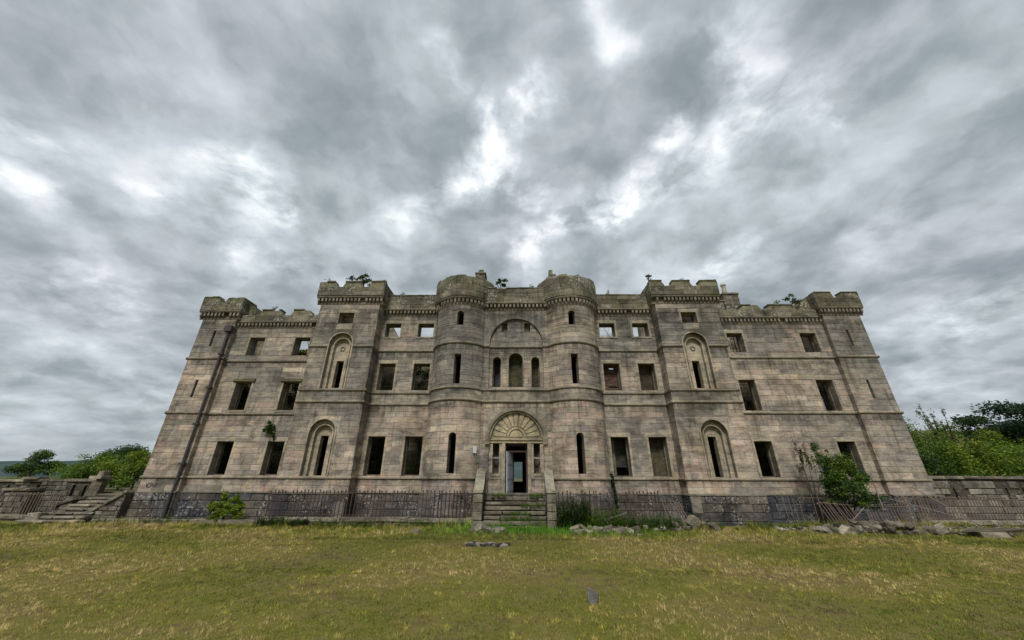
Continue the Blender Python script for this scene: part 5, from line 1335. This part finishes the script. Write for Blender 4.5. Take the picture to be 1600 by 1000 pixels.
rubble_wall('retaining_wall', 'stone retaining wall with slots and dark coping running right from the corner tower', 18.65, 36, 18.35, 0, lambda x: 1.93, seed=12, h=.26, tintk=1.0,
            slots=[(19.86, 19.96, 1.05, 1.55), (22.2, 22.3, 1.05, 1.55), (22.95, 23.05, 1.05, 1.55), (24.6, 24.7, 1.05, 1.55)])
# side flight of steps on the left with its sloping wall
rubble_wall('stair_side_wall', 'sloping rubble wall between the side steps and the left corner tower', -19.0, -17.5, 17.55, -.05, lambda x: .28 + (x + 19.0) * .62, seed=13, h=.2, th=.35, tintk=.75)
rubble_wall('stair_back_wall', 'short dark rubble wall behind the side steps', -17.9, -17.5, 18.2, -.05, lambda x: 1.2, seed=14, h=.2, th=1.9, tintk=.6, cap=False)
ss = empty('side_steps', (-19.8, 18, 0)); tag(ss, 'broken side flight of stone steps climbing to the left terrace', 'steps')
for i in range(8):
    z1 = .18 + i * .135; y0 = 16.95 + i * .27; xa, xb = -20.6 + i * .06 - (.5 if i < 2 else 0), -18.55 + (.0 if i < 5 else .4)
    a = xa
    while a < xb - .15:
        l = min(random.uniform(.8, 1.3), xb - a); o = stone_part(ss, 'step', a + l / 2 + 19.8, y0 - 18 + .15, z1 - .05, l, .40, .085, (random.uniform(-.03, .03), random.uniform(-.025, .025), random.uniform(-.03, .03)), 400 + i * 7 + int(a * 3), stone_tint(1.1), .05); a += l
    m = MB(); m.box(xa + 19.8 + .05, xb + 19.8 - .05, y0 - 18 + .18, 1.8 + .5, z1 - .5, z1 - .10, (.08, .075, .06)); m.build('step_core', M_RUB, ss, kind='stuff')
m = MB()
m = None
rubble_wall('stair_left_wall', 'low ruined rubble wall on the left side of the side steps', -21.5, -20.75, 18.4, -.05, lambda x: .55 + (x + 21.5) * .45, seed=15, h=.2, th=.9, tintk=.8)
railing('rusty railings in front of the far left terrace wall', steps_x(-23.35, -20.9, .14), 18.0, .28, .92, [(-23.4, -20.9, 1.12, 1.12)], seed=9, missing=.05)
kerb('kerb_wall', 'pale block kerb under the far left railings', -23.2, -21.4, 17.7, .0, .28, seed=6)
rock('stone_block', 'square dark stone block at the end of the far left kerb', 'stone block', -20.75, 17.3, .2, .5, .5, .48, (0, 0, .2), 501, rough=.04)
rock('stone_block', 'tall stone block at the left edge of the picture below the terrace wall', 'stone block', -23.9, 17.9, .25, .45, .5, .5, (0, .1, .1), 502, rough=.05)
rock('stone_slab', 'thin pale slab lying on top of the left terrace wall', 'stone slab', -25.0, 19.95, 1.78, .75, .5, .12, (0, 0, .1), 503, rough=.04)
rubble_wall('terrace_buttress', 'stepped buttress of the terrace wall at the left edge', -25.4, -24.1, 19.3, 0, lambda x: 1.22, seed=16, h=.22, th=.6, tintk=.7)

# ------------------------------------------------------------------ loose stones
ST = 'pale weathered stone'
one = [
 ('small pale stone alone on the grass left of the steps', -3.68, 14.95, .06, .24, .2, .16),
 ('carved grey stone lump standing alone in the foreground grass', 1.24, 7.25, .09, .16, .15, .20),
 ('flat dark stone chip half sunk in the foreground left', -2.33, 9.2, .012, .14, .08, .03),
 ('tilted angular block leaning against the foot of the right square tower', 6.95, 16.35, .30, .42, .3, .42),
 ('flat block beside the tilted block near the right square tower', 7.75, 16.2, .10, .6, .3, .2),
 ('low flat slab right of the tilted block', 6.3, 16.3, .12, .5, .3, .18),
 ('round pale boulder at the top of the left rubble heap', -1.42, 15.75, .22, .26, .22, .22),
 ('long slab on top of the stone pair at the far right', 17.3, 15.2, .20, 1.7, .5, .09),
 ('pale block under the long slab at the far right', 16.9, 15.0, .09, .9, .4, .17),
 ('slanting pale slab below the collapsed railing', 13.25, 16.0, .26, .75, .35, .12),
 ('second slanting slab propped beside the leaning railing panel', 14.7, 15.9, .24, .55, .3, .16),
 ('small white stone near the second rubble heap', 4.35, 14.8, .03, .22, .16, .06),
]
for i, (lab, x, y, z, sx, sy, sz) in enumerate(one):
    rot = (random.uniform(-.1, .1), random.uniform(-.08, .08), random.uniform(-.4, .4))
    if 'tilted' in lab: rot = (.2, .75, .3)
    if 'slanting' in lab: rot = (.1, .35, .1)
    rock('stone', lab, 'stone', x, y, z, sx, sy, sz, rot, 520 + i, None, (.15, .14, .135) if i == 1 else stone_tint(1.2), rough=.16 if i == 1 else .10)
def heap(label, group, n, cx, cy, rx, ry, hz, smin, smax, seed, k=1.2, flat=.6):
    rg = random.Random(seed); random.seed(seed)
    for i in range(n):
        a = rg.uniform(0, 2 * pi); q = rg.random() ** .6; x = cx + rx * q * cos(a); y = cy + ry * q * sin(a); s = rg.uniform(smin, smax)
        z = height(x, y) + s * .2 + hz * (1 - q) * rg.random()
        rock('stone', label, 'stone', x, y, z, s * rg.uniform(.8, 1.7), s * rg.uniform(.7, 1.1), s * flat * rg.uniform(.6, 1.2), (rg.uniform(-.5, .5), rg.uniform(-.5, .5), rg.uniform(0, 3)), seed * 100 + i, group, stone_tint(k * rg.choice((.5, .8, 1.0, 1.3))), rough=.13)
heap('loose stone in the rubble heap left of the foot of the steps', 'stones of the left heap by the steps', 24, -1.15, 15.55, .75, .35, .18, .12, .28, 71, 1.1)
heap('loose stone in the heap among weeds right of the steps', 'stones of the first heap right of the steps', 22, 2.6, 15.55, .7, .4, .18, .12, .30, 72, 1.0)
heap('loose stone in the second pale heap, right of the weeds', 'stones of the second heap right of the steps', 18, 3.9, 15.75, .55, .35, .22, .14, .34, 73, 1.3)
heap('loose stone scattered between the railings and the square tower on the right', 'stones before the sagging railing', 12, 5.6, 16.3, 1.1, .3, .1, .14, .34, 74, 1.1)
heap('small pale rubble stone at the left end of the long rubble bank', 'small stones at the left of the bank', 46, 11.3, 16.35, 1.2, .3, .15, .08, .18, 75, 1.3)
heap('rubble stone in the long bank below the right railings', 'stones of the long bank', 160, 14.0, 16.05, 2.8, .55, .30, .10, .32, 76, 1.0, .6)
heap('flat rubble stone at the far right in front of the rusty railings', 'stones at the far right', 60, 17.9, 16.0, 2.6, .6, .18, .12, .34, 77, 1.0, .4)
# the blackened strip of slabs on the lawn
for i in range(11):
    x = -1.48 + i * .115 + random.uniform(-.03, .03); y = 12.35 + random.uniform(-.14, .12)
    rock('charred_stone', 'flat grey stone in the blackened strip on the lawn', 'stone', x, y, .05, random.uniform(.16, .30), random.uniform(.12, .2), random.uniform(.08, .13), (random.uniform(-.2, .2), random.uniform(-.15, .15), random.uniform(-.5, .5)), 800 + i, 'stones of the blackened strip', (.03, .028, .03) if i % 3 else (.22, .21, .19), rough=.12)
# earth bank beneath the long rubble
grid_mesh('rubble_bank', lin(10.2, 20.4, 90), lin(15.5, 17.4, 18), bank, simple('bare_earth', (.10, .085, .055), .95, 5, .5))
